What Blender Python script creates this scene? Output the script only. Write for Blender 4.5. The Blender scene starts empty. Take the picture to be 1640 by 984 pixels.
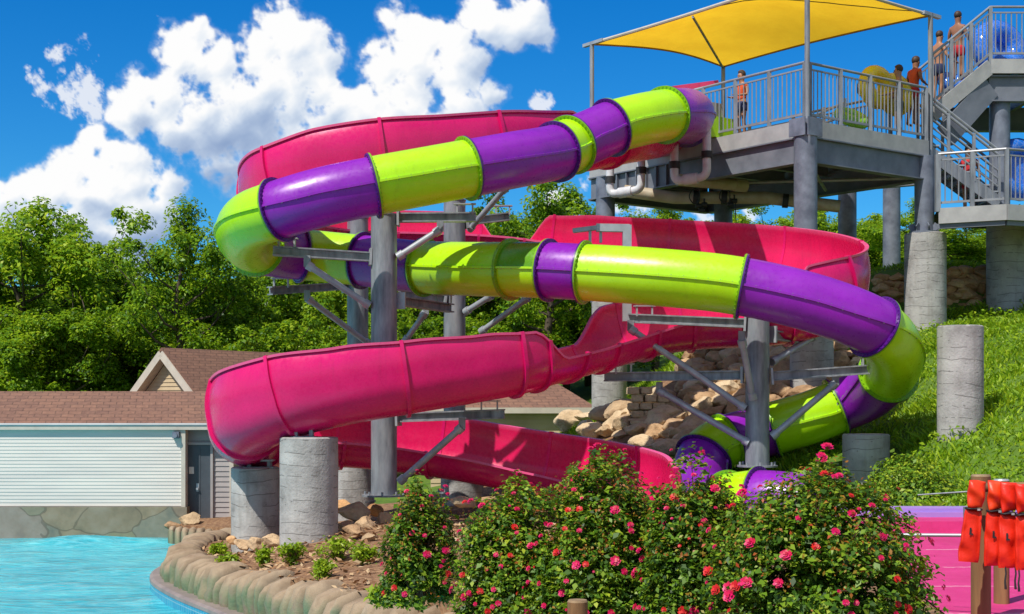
import bpy, bmesh, math, random
import numpy as np
from mathutils import Vector, Matrix, noise as mnoise
random.seed(7); NR = np.random.default_rng(7)
R = math.radians
scene = bpy.context.scene
COL = scene.collection
F, CX, HY, EYE = 2300.0, 820.0, 650.0, 1.6

def P(px, py, d):
    """a point of the place, measured off the photograph at distance d"""
    return Vector(((px-CX)/F*d, d, EYE+(HY-py)/F*d))

# ------------------------------------------------------------------ helpers
ORG = {}
def tag(o, label=None, cat=None, group=None, kind=None):
    if label: o['label'] = label
    if cat: o['category'] = cat
    if group: o['group'] = group
    if kind: o['kind'] = kind
    return o
def thing(name, label, cat, loc=(0,0,0), group=None):
    o = bpy.data.objects.new(name, None); COL.objects.link(o)
    o.location = Vector(loc); o.empty_display_size = .2
    ORG[o.name] = Vector(loc)
    return tag(o, label, cat, group)
def link(name, me, parent=None, loc=None):
    o = bpy.data.objects.new(name, me); COL.objects.link(o)
    if parent is not None: o.parent = parent
    if loc is not None: o.location = loc
    return o
def copy_tree(o, parent=None):
    c = o.copy(); COL.objects.link(c)
    if parent is not None: c.parent = parent
    for ch in list(o.children): copy_tree(ch, c)
    return c

class MB:
    def __init__(s): s.v = []; s.f = []
    def add(s, vs, fs):
        k = len(s.v); s.v += [Vector(v) for v in vs]; s.f += [tuple(i+k for i in f) for f in fs]; return s
    def box(s, c, size, rot=None):
        c = Vector(c); h = Vector(size)/2
        vs = [Vector((x*h.x, y*h.y, z*h.z)) for x in (-1,1) for y in (-1,1) for z in (-1,1)]
        if rot is not None: vs = [rot @ v for v in vs]
        return s.add([c+v for v in vs], [(0,1,3,2),(4,6,7,5),(0,4,5,1),(2,3,7,6),(0,2,6,4),(1,5,7,3)])
    def beam(s, a, b, w, h, up=(0,0,1)):
        a = Vector(a); b = Vector(b); t = (b-a); L = t.length; t = t/L
        sd = t.cross(Vector(up))
        if sd.length < 1e-4: sd = t.cross(Vector((0,1,0)))
        sd.normalize(); u = sd.cross(t)
        m = Matrix((t, sd, u)).transposed()
        return s.box((a+b)/2, (L, w, h), m)
    def ibeam(s, a, b, w, h, t=.025):
        a = Vector(a); b = Vector(b); d = (b-a).normalized()
        sd = d.cross(Vector((0,0,1))).normalized(); u = sd.cross(d)
        s.beam(a+u*(h/2-t/2), b+u*(h/2-t/2), w, t); s.beam(a-u*(h/2-t/2), b-u*(h/2-t/2), w, t)
        s.beam(a, b, t*1.2, h-2*t-.002)
        return s
    def tube(s, pts, rad, n=12, caps=True):
        pts = [Vector(p) for p in pts]; m = len(pts)
        if not hasattr(rad, '__len__'): rad = [rad]*m
        prev = None; vs = []
        for i, p in enumerate(pts):
            t = (pts[min(i+1,m-1)]-pts[max(i-1,0)])
            t = t.normalized() if t.length > 1e-9 else Vector((0,0,1))
            if prev is None:
                ref = Vector((0,0,1)) if abs(t.z) < .9 else Vector((1,0,0))
                u = t.cross(ref).normalized()
            else:
                u = (prev-t*prev.dot(t)).normalized()
            prev = u; w = t.cross(u)
            for k in range(n):
                a = 2*math.pi*k/n
                vs.append(p+(u*math.cos(a)+w*math.sin(a))*rad[i])
        fs = [(i*n+k, i*n+(k+1)%n, (i+1)*n+(k+1)%n, (i+1)*n+k) for i in range(m-1) for k in range(n)]
        if caps: fs += [tuple(range(n))[::-1], tuple((m-1)*n+k for k in range(n))]
        return s.add(vs, fs)
    def cyl(s, a, b, r, n=24): return s.tube([a, b], r, n)
    def build(s, name, mat, parent=None, ang=38, loc=None):
        if parent is not None: off = ORG[parent.name] if parent.name in ORG else Vector((0,0,0))
        elif loc is not None: off = Vector(loc)
        else:
            xs = [v.x for v in s.v]; ys = [v.y for v in s.v]
            off = Vector(((min(xs)+max(xs))/2, (min(ys)+max(ys))/2, min(v.z for v in s.v)))
        me = bpy.data.meshes.new(name)
        me.from_pydata([v-off for v in s.v], [], s.f); me.update()
        bm = bmesh.new(); bm.from_mesh(me); bmesh.ops.recalc_face_normals(bm, faces=bm.faces); bm.to_mesh(me); bm.free()
        me.polygons.foreach_set('use_smooth', [True]*len(me.polygons))
        me.set_sharp_from_angle(angle=R(ang))
        me.materials.append(mat)
        o = link(name, me, parent, off if parent is None else None)
        ORG[o.name] = off
        if parent is not None:
            # a part sits at its thing's base; a sub-part likewise
            o.location = (0,0,0)
        return o

def npmesh(name, v, f, mats, smooth=False):
    """fast mesh: v (N,3), f (M,k) numpy"""
    me = bpy.data.meshes.new(name); k = f.shape[1]
    me.vertices.add(len(v)); me.vertices.foreach_set('co', v.astype(np.float32).ravel())
    me.loops.add(f.size); me.loops.foreach_set('vertex_index', f.astype(np.int32).ravel())
    me.polygons.add(len(f)); me.polygons.foreach_set('loop_start', np.arange(0, f.size, k, dtype=np.int32))
    me.polygons.foreach_set('loop_total', np.full(len(f), k, dtype=np.int32))
    if smooth: me.polygons.foreach_set('use_smooth', np.ones(len(f), dtype=bool))
    me.update(calc_edges=True); me.validate()
    for m in (mats if isinstance(mats, (list, tuple)) else [mats]): me.materials.append(m)
    return me

def leaves_mesh(name, c, nrm, size, mat, aspect=.5, fold=.18):
    """folded diamond leaves at c facing nrm"""
    n = len(c)
    nrm = nrm/np.linalg.norm(nrm, axis=1, keepdims=True)
    r = NR.normal(size=(n,3)); t = np.cross(nrm, r); t /= np.linalg.norm(t, axis=1, keepdims=True)
    b = np.cross(nrm, t); s = size[:,None]
    v = np.empty((n,4,3))
    v[:,0] = c-t*s*.5; v[:,1] = c+b*s*aspect*.5+nrm*s*fold; v[:,2] = c+t*s*.5; v[:,3] = c-b*s*aspect*.5+nrm*s*fold
    f = np.arange(n*4).reshape(n,4)
    return npmesh(name, v.reshape(-1,3), f, mat)

# ------------------------------------------------------------------ materials
class NT:
    def __init__(s, tree): s.t = tree; s.n = tree.nodes; s.l = tree.links
    def node(s, typ, ins=None, **kw):
        n = s.n.new(typ)
        for k, v in kw.items(): setattr(n, k, v)
        for k, v in (ins or {}).items(): s.set(n.inputs[k], v)
        return n
    def set(s, sock, v):
        if isinstance(v, bpy.types.NodeSocket): s.l.new(v, sock)
        else: sock.default_value = v
    def math(s, op, a, b=None, c=None, clamp=False):
        n = s.n.new('ShaderNodeMath'); n.operation = op; n.use_clamp = clamp
        for i, x in enumerate((a, b, c)):
            if x is not None: s.set(n.inputs[i], x)
        return n.outputs[0]
    def mix(s, fac, a, b, blend='MIX'):
        n = s.n.new('ShaderNodeMix'); n.data_type = 'RGBA'; n.blend_type = blend
        s.set(n.inputs[0], fac); s.set(n.inputs[6], a); s.set(n.inputs[7], b)
        return n.outputs[2]
    def ramp(s, fac, stops):
        n = s.n.new('ShaderNodeValToRGB'); s.set(n.inputs[0], fac)
        e = n.color_ramp.elements
        while len(e) < len(stops): e.new(.5)
        for k, (p, c) in enumerate(stops): e[k].position = p; e[k].color = c4(c)
        return n.outputs[0]
    def noise(s, vec, scale, detail=3, rough=.55, out=0):
        n = s.n.new('ShaderNodeTexNoise'); n.inputs['Scale'].default_value = scale
        n.inputs['Detail'].default_value = detail; n.inputs['Roughness'].default_value = rough
        if vec is not None: s.l.new(vec, n.inputs['Vector'])
        return n.outputs[out]
def c4(c):
    if isinstance(c, (int, float)): return (c, c, c, 1)
    return tuple(c) if len(c) == 4 else (*c, 1)

def newmat(name):
    m = bpy.data.materials.new(name); m.use_nodes = True
    t = NT(m.node_tree); b = t.n['Principled BSDF']
    return m, t, b
def objco(t): return t.node('ShaderNodeTexCoord').outputs['Object']
def worldco(t): return t.node('ShaderNodeNewGeometry').outputs['Position']
def bump(t, b, h, strength=.3, dist=.02):
    n = t.node('ShaderNodeBump', {'Height': h, 'Strength': strength, 'Distance': dist})
    t.l.new(n.outputs[0], b.inputs['Normal']); return n

def mat(name, c1, c2=None, rough=.5, scale=3.0, metal=0, spec=.5, bmp=0, bscale=None, coat=0, rvar=0, stretch=(1,1,1), lo=.35, hi=.68):
    m, t, b = newmat(name)
    co = worldco(t)
    if stretch != (1,1,1):
        co = t.node('ShaderNodeVectorMath', {0: co, 1: stretch}, operation='MULTIPLY').outputs[0]
    n = t.noise(co, scale, 5, .6)
    c2 = c2 or tuple(x*.8 for x in c1)
    t.l.new(t.ramp(n, [(lo, c1), (hi, c2)]), b.inputs['Base Color'])
    b.inputs['Roughness'].default_value = rough
    if rvar:
        r = t.node('ShaderNodeMapRange', {'Value': n, 'From Min': .3, 'From Max': .7, 'To Min': rough-rvar, 'To Max': rough+rvar})
        t.l.new(r.outputs[0], b.inputs['Roughness'])
    b.inputs['Metallic'].default_value = metal
    b.inputs['Specular IOR Level'].default_value = spec
    b.inputs['Coat Weight'].default_value = coat; b.inputs['Coat Roughness'].default_value = .12
    if bmp: bump(t, b, t.noise(co, bscale or scale*6, 4, .6), bmp)
    return m

def gelcoat(name, col, dark, inner=None, rough=.24):
    """glossy fibreglass with faint chalking, streaks of wear and a waviness that breaks reflections"""
    m, t, b = newmat(name)
    co = worldco(t)
    n = t.noise(co, 1.3, 5, .65); n2 = t.noise(co, 14, 4, .6)
    c = t.ramp(n, [(.3, col), (.75, dark)])
    if inner:
        bf = t.node('ShaderNodeNewGeometry').outputs['Backfacing']
        att = t.node('ShaderNodeAttribute', attribute_name='inner').outputs['Fac']
        c = t.mix(att, c, t.ramp(n, [(.3, inner), (.75, tuple(x*.75 for x in inner))]))
    rim = t.node('ShaderNodeAttribute', attribute_name='rim').outputs['Fac']
    c = t.mix(t.math('MULTIPLY', rim, .8), c, (.86,.13,.30,1))  # highlight line along the flume lips, painted as lighter pink
    # fine scuffs
    sc = t.node('ShaderNodeVectorMath', {0: co, 1: (2.5, 2.5, 26)}, operation='MULTIPLY').outputs[0]
    st = t.noise(sc, 1.0, 6, .7)
    stf = t.math('MULTIPLY', t.math('SUBTRACT', st, .60, clamp=True), .9, clamp=True)
    c = t.mix(stf, c, c4(tuple(min(1, x*1.5+.04) for x in col)))
    gs = t.node('ShaderNodeVectorMath', {0: co, 1: (7, 7, .7)}, operation='MULTIPLY').outputs[0]
    gr = t.math('MULTIPLY', t.math('SUBTRACT', t.noise(gs, 1.0, 5, .65), .55, clamp=True), 2.2, clamp=True)
    c = t.mix(t.math('MULTIPLY', gr, .5), c, c4(tuple(x*.45+.01 for x in dark)))
    t.l.new(c, b.inputs['Base Color'])
    r = t.node('ShaderNodeMapRange', {'Value': n2, 'From Min': .3, 'From Max': .75, 'To Min': rough-.05, 'To Max': rough+.16})
    t.l.new(r.outputs[0], b.inputs['Roughness'])
    b.inputs['Specular IOR Level'].default_value = .5
    b.inputs['Coat Weight'].default_value = .12; b.inputs['Coat Roughness'].default_value = .08
    bump(t, b, t.noise(co, 2.6, 2, .5), .25, .03)
    return m

def leafmat(name, cols, trans=.35, rough=.45, nscale=.5, spec=.35):
    m, t, b = newmat(name)
    g = t.node('ShaderNodeNewGeometry')
    oi = t.node('ShaderNodeObjectInfo')
    n = t.noise(g.outputs['Position'], nscale, 3, .6)
    f = t.math('ADD', t.math('MULTIPLY', g.outputs['Random Per Island'], .5), t.math('MULTIPLY', n, .5))
    f = t.math('ADD', f, t.math('MULTIPLY', t.math('SUBTRACT', oi.outputs['Random'], .5), .16))
    k = len(cols)-1
    c = t.ramp(f, [(.22+.56*i/k, x) for i, x in enumerate(cols)])
    t.l.new(c, b.inputs['Base Color']); b.inputs['Roughness'].default_value = rough
    b.inputs['Specular IOR Level'].default_value = spec
    tr = t.node('ShaderNodeBsdfTranslucent', {'Color': t.mix(.5, c, (.35, .5, .02, 1), 'MIX')})
    mx = t.node('ShaderNodeMixShader', {0: trans, 1: b.outputs[0], 2: tr.outputs[0]})
    t.l.new(mx.outputs[0], t.n['Material Output'].inputs['Surface'])
    return m

M = {}
M['pink'] = gelcoat('pink_gelcoat', (.76,.007,.15), (.60,.004,.115), inner=(.76,.009,.105))
M['pinkrim'] = gelcoat('pink_gelcoat_rim', (.78,.06,.2), (.6,.02,.12))
M['green'] = gelcoat('lime_gelcoat', (.46,.82,.004), (.37,.70,.004), rough=.28)
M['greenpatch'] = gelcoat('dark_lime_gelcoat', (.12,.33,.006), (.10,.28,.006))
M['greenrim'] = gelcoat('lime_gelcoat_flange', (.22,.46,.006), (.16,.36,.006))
M['purple'] = gelcoat('purple_gelcoat', (.27,.014,.44), (.19,.009,.33), rough=.28)
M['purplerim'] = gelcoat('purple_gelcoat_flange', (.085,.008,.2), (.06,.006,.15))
M['steel'] = mat('galvanised_steel', (.35,.37,.40), (.13,.145,.17), rough=.5, scale=3.4, metal=.25, bmp=.08, rvar=.1, stretch=(2.2,2.2,.45), lo=.3, hi=.72)
M['steel_light'] = mat('pale_galvanised_steel', (.44,.46,.49), (.3,.32,.35), rough=.45, scale=4, metal=.3, rvar=.08)
M['rail'] = mat('grey_rail_paint', (.30,.31,.33), (.22,.23,.25), rough=.45, scale=4, metal=.2)
M['steel_blue'] = mat('blue_grey_painted_steel', (.22,.245,.30), (.105,.12,.16), rough=.5, scale=3.0, metal=.15, bmp=.04, rvar=.08)
M['beam'] = mat('grey_painted_beam', (.20,.215,.25), (.125,.14,.17), rough=.5, scale=2.0, metal=.1, bmp=.03)
M['fascia'] = mat('pale_grey_fascia', (.40,.40,.39), (.29,.29,.29), rough=.55, scale=2.4)
M['deckboard'] = mat('deck_board', (.10,.10,.11), (.05,.05,.055), rough=.8, scale=5)
M['bolt'] = mat('bolt_steel', (.26,.26,.26), (.16,.15,.16), rough=.75, metal=0, spec=.2, scale=30)
M['pvc'] = mat('white_pvc', (.66,.67,.68), (.5,.5,.51), rough=.35, scale=5)
M['pvc_tan'] = mat('tan_pipe', (.50,.43,.31), (.36,.28,.17), rough=.45, scale=3)
M['black'] = mat('black_rubber', (.015,.015,.018), (.03,.03,.03), rough=.6, scale=12)
M['wood'] = mat('weathered_wood', (.27,.15,.06), (.12,.06,.025), rough=.75, scale=9, bmp=.5, bscale=14, stretch=(1,1,.09))
M['woodcut'] = mat('sawn_wood', (.36,.25,.14), (.22,.14,.07), rough=.8, scale=14, bmp=.3)
M['vest'] = mat('orange_red_vest_vinyl', (.80,.03,.008), (.66,.018,.006), rough=.42, scale=7, bmp=.35, bscale=10, spec=.4)
M['vestlight'] = mat('light_orange_vest_vinyl', (.85,.07,.012), (.75,.03,.008), rough=.42, scale=7, bmp=.3, bscale=10, spec=.4)  # lighter orange vinyl for the collars of two vests
M['siding'] = mat('white_clapboard', (.72,.665,.59), (.60,.56,.51), rough=.55, scale=.7, stretch=(.6,1,6))
M['siding_tan'] = mat('tan_clapboard', (.56,.44,.27), (.45,.34,.2), rough=.6, scale=1.2)
M['siding_grey'] = mat('warm_grey_clapboard', (.40,.36,.34), (.32,.29,.28), rough=.6, scale=1.2)
M['trim'] = mat('cream_trim', (.58,.52,.43), (.48,.43,.36), rough=.5, scale=3)
M['door'] = mat('slate_grey_door', (.075,.085,.10), (.05,.058,.07), rough=.45, scale=2)
M['gutter'] = mat('gutter_grey', (.40,.42,.42), (.3,.32,.32), rough=.4, scale=2)
M['dirt'] = mat('brown_soil', (.16,.09,.045), (.08,.045,.025), rough=.95, scale=5)
M['bark'] = mat('bark', (.10,.075,.05), (.045,.035,.025), rough=.9, scale=6, bmp=.6, bscale=14, stretch=(1,1,.25))
M['stem'] = mat('green_brown_stem', (.09,.08,.03), (.14,.06,.03), rough=.7, scale=9)
M['leaf_tree'] = leafmat('tree_leaf', [(.035,.11,.008), (.13,.30,.010), (.29,.48,.014), (.52,.62,.03)], nscale=.55, trans=.45)
M['leaf_tree_dark'] = leafmat('dark_tree_leaf', [(.03,.09,.006), (.10,.24,.008), (.22,.40,.012), (.42,.54,.02)], nscale=.5, trans=.45)
M['leaf_rose'] = leafmat('rose_leaf', [(.02,.06,.008), (.06,.15,.010), (.15,.28,.014), (.38,.46,.03)], trans=.25, rough=.46, nscale=4, spec=.3)
M['leaf_young'] = leafmat('young_rose_leaf', [(.34,.035,.015), (.36,.14,.02), (.30,.34,.03), (.48,.07,.02)], trans=.3, nscale=8)
M['leaf_lime'] = leafmat('lime_plant_leaf', [(.10,.22,.012), (.24,.38,.015), (.40,.50,.03)], trans=.35, nscale=5)
M['petal'] = leafmat('rose_petal', [(.45,.004,.035), (.62,.006,.075), (.70,.012,.17)], trans=.06, nscale=1.5)
M['petal_red'] = leafmat('red_rose_petal', [(.40,.006,.010), (.58,.010,.014), (.66,.03,.02)], trans=.06, nscale=1.5)
M['grass'] = leafmat('grass_blade', [(.08,.20,.008), (.20,.37,.010), (.33,.50,.014), (.46,.56,.03)], trans=.4, nscale=.9)
M['chips'] = leafmat('mulch_chip', [(.10,.045,.02), (.28,.14,.06), (.42,.26,.13), (.52,.38,.22)], trans=0, rough=.85, nscale=2)

def skin(name, c): 
    return mat(name, c, tuple(x*.8 for x in c), rough=.5, scale=8)
M['skin'] = skin('tanned_skin', (.42,.20,.11))
M['skin2'] = skin('brown_skin', (.30,.13,.07))
M['hair'] = mat('dark_brown_hair', (.035,.018,.010), (.06,.03,.015), rough=.6, scale=40)
for nm, c in dict(orange=(.75,.10,.02), navy=(.02,.03,.10), red=(.55,.02,.03), teal=(.03,.18,.30), white=(.6,.6,.6), blackc=(.02,.02,.025)).items():
    M['cloth_'+nm] = mat(nm+'_cloth', c, tuple(x*.75 for x in c), rough=.8, scale=10, bmp=.2)
M['eye'] = mat('eye_dark', (.02,.015,.012), rough=.3)

def vinyl(name, c, alpha):
    m, t, b = newmat(name)
    n = t.noise(worldco(t), 4, 3)
    v = t.node('ShaderNodeTexVoronoi', {'Vector': worldco(t), 'Scale': 9.0}, feature='DISTANCE_TO_EDGE').outputs['Distance']
    sp = t.math('MULTIPLY', t.math('LESS_THAN', v, .055), .45)  # pale hatched highlights painted into the vinyl colour
    cc = t.ramp(n, [(.35, c), (.7, tuple(min(1, x*1.25+.02) for x in c))])
    t.l.new(t.mix(sp, cc, c4(tuple(.4+.6*x for x in c))), b.inputs['Base Color'])
    b.inputs['Roughness'].default_value = .12; b.inputs['Coat Weight'].default_value = .3
    if alpha < 1:
        tr = t.node('ShaderNodeBsdfTranslucent', {'Color': c4(c)})
        mx = t.node('ShaderNodeMixShader', {0: .35, 1: b.outputs[0], 2: tr.outputs[0]})
        t.l.new(mx.outputs[0], t.n['Material Output'].inputs['Surface'])
    return m
M['tube_blue'] = vinyl('blue_inflatable_vinyl', (.02,.21,.80), .8)
M['tube_yellow'] = vinyl('yellow_inflatable_vinyl', (.98,.74,.015), .8)
M['tube_lime'] = vinyl('lime_inflatable_vinyl', (.35,.70,.03), .8)

def canopy_mat():
    m, t, b = newmat('yellow_shade_cloth')
    co = worldco(t); n = t.noise(co, .9, 5, .65)
    c = t.ramp(n, [(.3, (.92,.57,.03)), (.72, (.72,.40,.02))])
    w = t.noise(co, 90, 1)
    t.l.new(c, b.inputs['Base Color']); b.inputs['Roughness'].default_value = .85
    tr = t.node('ShaderNodeBsdfTranslucent', {'Color': t.mix(.3, c, (1,.62,.02,1))})
    mx = t.node('ShaderNodeMixShader', {0: .62, 1: b.outputs[0], 2: tr.outputs[0]})
    bump(t, b, t.noise(co, 2.2, 3), .5, .05)
    t.l.new(mx.outputs[0], t.n['Material Output'].inputs['Surface'])
    return m
M['canopy'] = canopy_mat()

def concrete():
    m, t, b = newmat('board_formed_concrete')
    co = worldco(t)
    n = t.noise(co, 2.2, 6, .65); n3 = t.noise(co, 22, 4, .6)
    c = t.ramp(n, [(.28, (.20,.19,.18)), (.5, (.40,.39,.37)), (.75, (.52,.51,.48))])
    sep = t.node('ShaderNodeSeparateXYZ', {0: co})
    zz = t.math('ADD', t.math('MULTIPLY', sep.outputs[2], 5.2), t.math('MULTIPLY', t.noise(co, .9, 3), 1.6))
    fr = t.math('FRACT', zz)
    line = t.math('LESS_THAN', fr, .07)
    br = t.math('GREATER_THAN', t.noise(co, 3.5, 3), .47)
    line = t.math('MULTIPLY', line, br)
    # one tone per lift of the spiral form
    fl = t.node('ShaderNodeTexWhiteNoise', {'W': t.math('FLOOR', zz)}, noise_dimensions='1D').outputs[0]
    c = t.mix(t.math('MULTIPLY', fl, .35), c, (.30,.29,.28,1))
    dk = t.math('MULTIPLY', line, .62)
    c = t.mix(dk, c, (.09,.085,.08,1))
    spots = t.math('GREATER_THAN', t.noise(co, 16, 2), .70)
    c = t.mix(t.math('MULTIPLY', spots, .5), c, (.08,.075,.07,1))
    st = t.node('ShaderNodeVectorMath', {0: co, 1: (5, 5, .35)}, operation='MULTIPLY').outputs[0]
    s2 = t.math('MULTIPLY', t.math('SUBTRACT', t.noise(st, 1.4, 4, .6), .52, clamp=True), 3, clamp=True)
    c = t.mix(t.math('MULTIPLY', s2, .55), c, (.17,.15,.12,1))
    t.l.new(c, b.inputs['Base Color']); b.inputs['Roughness'].default_value = .9
    h = t.math('SUBTRACT', n3, t.math('MULTIPLY', line, .9))
    bump(t, b, h, .55, .02)
    return m
M['concrete'] = concrete()

def shingles():
    m, t, b = newmat('brown_asphalt_shingles')
    co = worldco(t); sep = t.node('ShaderNodeSeparateXYZ', {0: co})
    u = t.math('ADD', sep.outputs[0], t.math('MULTIPLY', sep.outputs[1], .23))
    vec = t.node('ShaderNodeCombineXYZ', {0: u, 1: t.math('MULTIPLY', sep.outputs[2], 2.2)}).outputs[0]
    br = t.node('ShaderNodeTexBrick', {'Vector': vec, 'Scale': 1.0, 'Mortar Size': .012, 'Brick Width': .33, 'Row Height': .17,
        'Color1': (.25,.125,.078,1), 'Color2': (.155,.078,.055,1), 'Mortar': (.05,.028,.02,1), 'Bias': 0})
    n = t.noise(co, 9, 4, .7)
    c = t.mix(.45, br.outputs[0], t.ramp(n, [(.3, (.12,.06,.042)), (.75, (.36,.20,.13))]))
    t.l.new(c, b.inputs['Base Color']); b.inputs['Roughness'].default_value = .92
    bump(t, b, br.outputs[1], .6, -.02)
    return m
M['shingle'] = shingles()

def rockmat(name, a, b_, c_):
    m, t, b = newmat(name)
    co = worldco(t); oi = t.node('ShaderNodeObjectInfo').outputs['Random']
    n = t.noise(co, 2.4, 6, .65)
    f = t.math('ADD', t.math('MULTIPLY', n, .75), t.math('MULTIPLY', oi, .3))
    c = t.ramp(f, [(.28, a), (.5, b_), (.78, c_)])
    cr = t.noise(co, 11, 4, .7)
    c = t.mix(t.math('MULTIPLY', t.math('SUBTRACT', cr, .5, clamp=True), 1.6, clamp=True), c, c4(tuple(x*.35 for x in a)))
    t.l.new(c, b.inputs['Base Color']); b.inputs['Roughness'].default_value = .9
    bump(t, b, t.noise(co, 9, 6, .65), .9, .05)
    return m
M['rock'] = rockmat('brown_sandstone', (.25,.14,.07), (.48,.305,.16), (.66,.48,.29))
M['rock_pale'] = rockmat('pale_sandstone', (.32,.21,.115), (.57,.41,.235), (.72,.57,.37))
M['rock_orange'] = rockmat('orange_sandstone', (.34,.17,.07), (.62,.35,.155), (.78,.53,.28))

def fauxrock():
    """planter wall: tan worn crown, mossy green flank, dark carved joints"""
    m, t, b = newmat('carved_faux_rock')
    co = worldco(t); g = t.node('ShaderNodeNewGeometry')
    n = t.noise(co, 2.6, 5, .65)
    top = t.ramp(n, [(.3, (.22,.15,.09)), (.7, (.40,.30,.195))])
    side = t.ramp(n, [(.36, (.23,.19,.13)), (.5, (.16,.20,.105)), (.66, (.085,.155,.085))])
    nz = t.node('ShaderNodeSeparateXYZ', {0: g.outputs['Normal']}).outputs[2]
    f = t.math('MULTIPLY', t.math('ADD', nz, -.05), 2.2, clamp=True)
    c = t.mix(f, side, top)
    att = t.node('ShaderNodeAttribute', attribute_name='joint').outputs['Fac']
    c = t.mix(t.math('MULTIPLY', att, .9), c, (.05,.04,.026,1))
    t.l.new(c, b.inputs['Base Color']); b.inputs['Roughness'].default_value = .88
    bump(t, b, t.noise(co, 12, 5, .65), .6, .03)
    return m
M['faux'] = fauxrock()

def stone_base():
    m, t, b = newmat('pale_carved_stone_base')
    co = worldco(t)
    s = t.node('ShaderNodeVectorMath', {0: co, 1: (.55, .55, .8)}, operation='MULTIPLY').outputs[0]
    w = t.node('ShaderNodeVectorMath', {0: s, 1: t.node('ShaderNodeVectorMath', {0: t.noise(co, 1.2, 2, out=1), 1: (.35,.35,.35)}, operation='MULTIPLY').outputs[0]}, operation='ADD').outputs[0]
    v = t.node('ShaderNodeTexVoronoi', {'Vector': w, 'Scale': 1.3}, feature='DISTANCE_TO_EDGE').outputs['Distance']
    vc = t.node('ShaderNodeTexVoronoi', {'Vector': w, 'Scale': 1.3}).outputs['Color']
    n = t.noise(co, 2, 5, .6)
    c = t.ramp(n, [(.3, (.10,.11,.075)), (.5, (.21,.185,.115)), (.72, (.28,.26,.19))])
    c = t.mix(.25, c, t.mix(.8, vc, (.3,.24,.16,1)))
    ln = t.math('LESS_THAN', v, .013)
    c = t.mix(t.math('MULTIPLY', ln, .5), c, (.08,.07,.05,1))
    t.l.new(c, b.inputs['Base Color']); b.inputs['Roughness'].default_value = .8
    bump(t, b, t.math('SUBTRACT', n, ln), .5, .03)
    return m
M['stonebase'] = stone_base()

def pooltile():
    m, t, b = newmat('blue_pool_tile')
    co = worldco(t); sep = t.node('ShaderNodeSeparateXYZ', {0: co})
    vec = t.node('ShaderNodeCombineXYZ', {0: t.math('ADD', sep.outputs[0], t.math('MULTIPLY', sep.outputs[1], -.8)), 1: sep.outputs[2]}).outputs[0]
    br = t.node('ShaderNodeTexBrick', {'Vector': vec, 'Scale': 1.0, 'Mortar Size': .006, 'Brick Width': .15, 'Row Height': .15, 'Color1': (.02,.25,.42,1), 'Color2': (.03,.32,.48,1), 'Mortar': (.3,.45,.5,1)}, offset=0)
    t.l.new(br.outputs[0], b.inputs['Base Color']); b.inputs['Roughness'].default_value = .2
    return m
M['pooltile'] = pooltile()
M['ledge'] = mat('wet_grey_ledge', (.30,.24,.21), (.20,.165,.15), rough=.45, scale=4, bmp=.2)

def water():
    m, t, b = newmat('turquoise_pool_water')
    co = worldco(t)
    s = t.node('ShaderNodeVectorMath', {0: co, 1: (.75, 1.5, 1)}, operation='MULTIPLY').outputs[0]
    n1 = t.noise(s, .9, 5, .62); n2 = t.noise(s, 3.6, 5, .65)
    # broken webbing of caustic light, painted into the opaque water colour
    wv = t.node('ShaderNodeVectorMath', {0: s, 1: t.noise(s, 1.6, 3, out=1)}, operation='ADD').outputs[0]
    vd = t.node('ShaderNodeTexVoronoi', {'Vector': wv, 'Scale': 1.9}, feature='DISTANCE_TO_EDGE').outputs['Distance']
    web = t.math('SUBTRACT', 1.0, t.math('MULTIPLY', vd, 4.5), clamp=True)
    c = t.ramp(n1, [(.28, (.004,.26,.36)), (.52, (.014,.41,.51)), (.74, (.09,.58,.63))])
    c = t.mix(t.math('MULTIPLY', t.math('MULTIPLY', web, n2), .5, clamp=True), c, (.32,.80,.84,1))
    t.l.new(c, b.inputs['Base Color'])
    b.inputs['Roughness'].default_value = .07; b.inputs['IOR'].default_value = 1.33
    h = t.math('ADD', t.math('MULTIPLY', n1, .8), t.math('MULTIPLY', n2, .35))
    bump(t, b, h, .8, .16)
    return m
M['water'] = water()

def pinkpad():
    m, t, b = newmat('pink_painted_concrete')
    co = worldco(t); sep = t.node('ShaderNodeSeparateXYZ', {0: co})
    n = t.noise(co, 3, 6, .7); n2 = t.noise(co, 26, 4, .7)
    c = t.ramp(n, [(.3, (.66,.045,.22)), (.6, (.58,.03,.18)), (.8, (.70,.12,.30))])
    ch = t.math('GREATER_THAN', n2, .665)
    c = t.mix(t.math('MULTIPLY', ch, .55), c, (.30,.05,.10,1))
    # worn, pale joints across the slab
    wob = t.math('ADD', sep.outputs[1], t.math('MULTIPLY', t.noise(co, 1.3, 5), .55))
    fr = t.math('FRACT', t.math('MULTIPLY', wob, .62))
    ln = t.math('MULTIPLY', t.math('LESS_THAN', fr, .04), t.math('GREATER_THAN', t.noise(co, 3.2, 4), .47))
    st = t.math('MULTIPLY', t.math('SUBTRACT', t.noise(co, 1.1, 6, .7), .5, clamp=True), 2.4, clamp=True)
    c = t.mix(st, c, (.42,.016,.10,1))
    c = t.mix(t.math('MULTIPLY', ln, .6), c, (.75,.42,.48,1))
    t.l.new(c, b.inputs['Base Color']); b.inputs['Roughness'].default_value = .6
    bump(t, b, n2, .3, .01)
    return m
M['pad'] = pinkpad()
M['curb_purple'] = mat('lavender_painted_kerb', (.33,.22,.60), (.45,.25,.62), rough=.5, scale=2)

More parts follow.
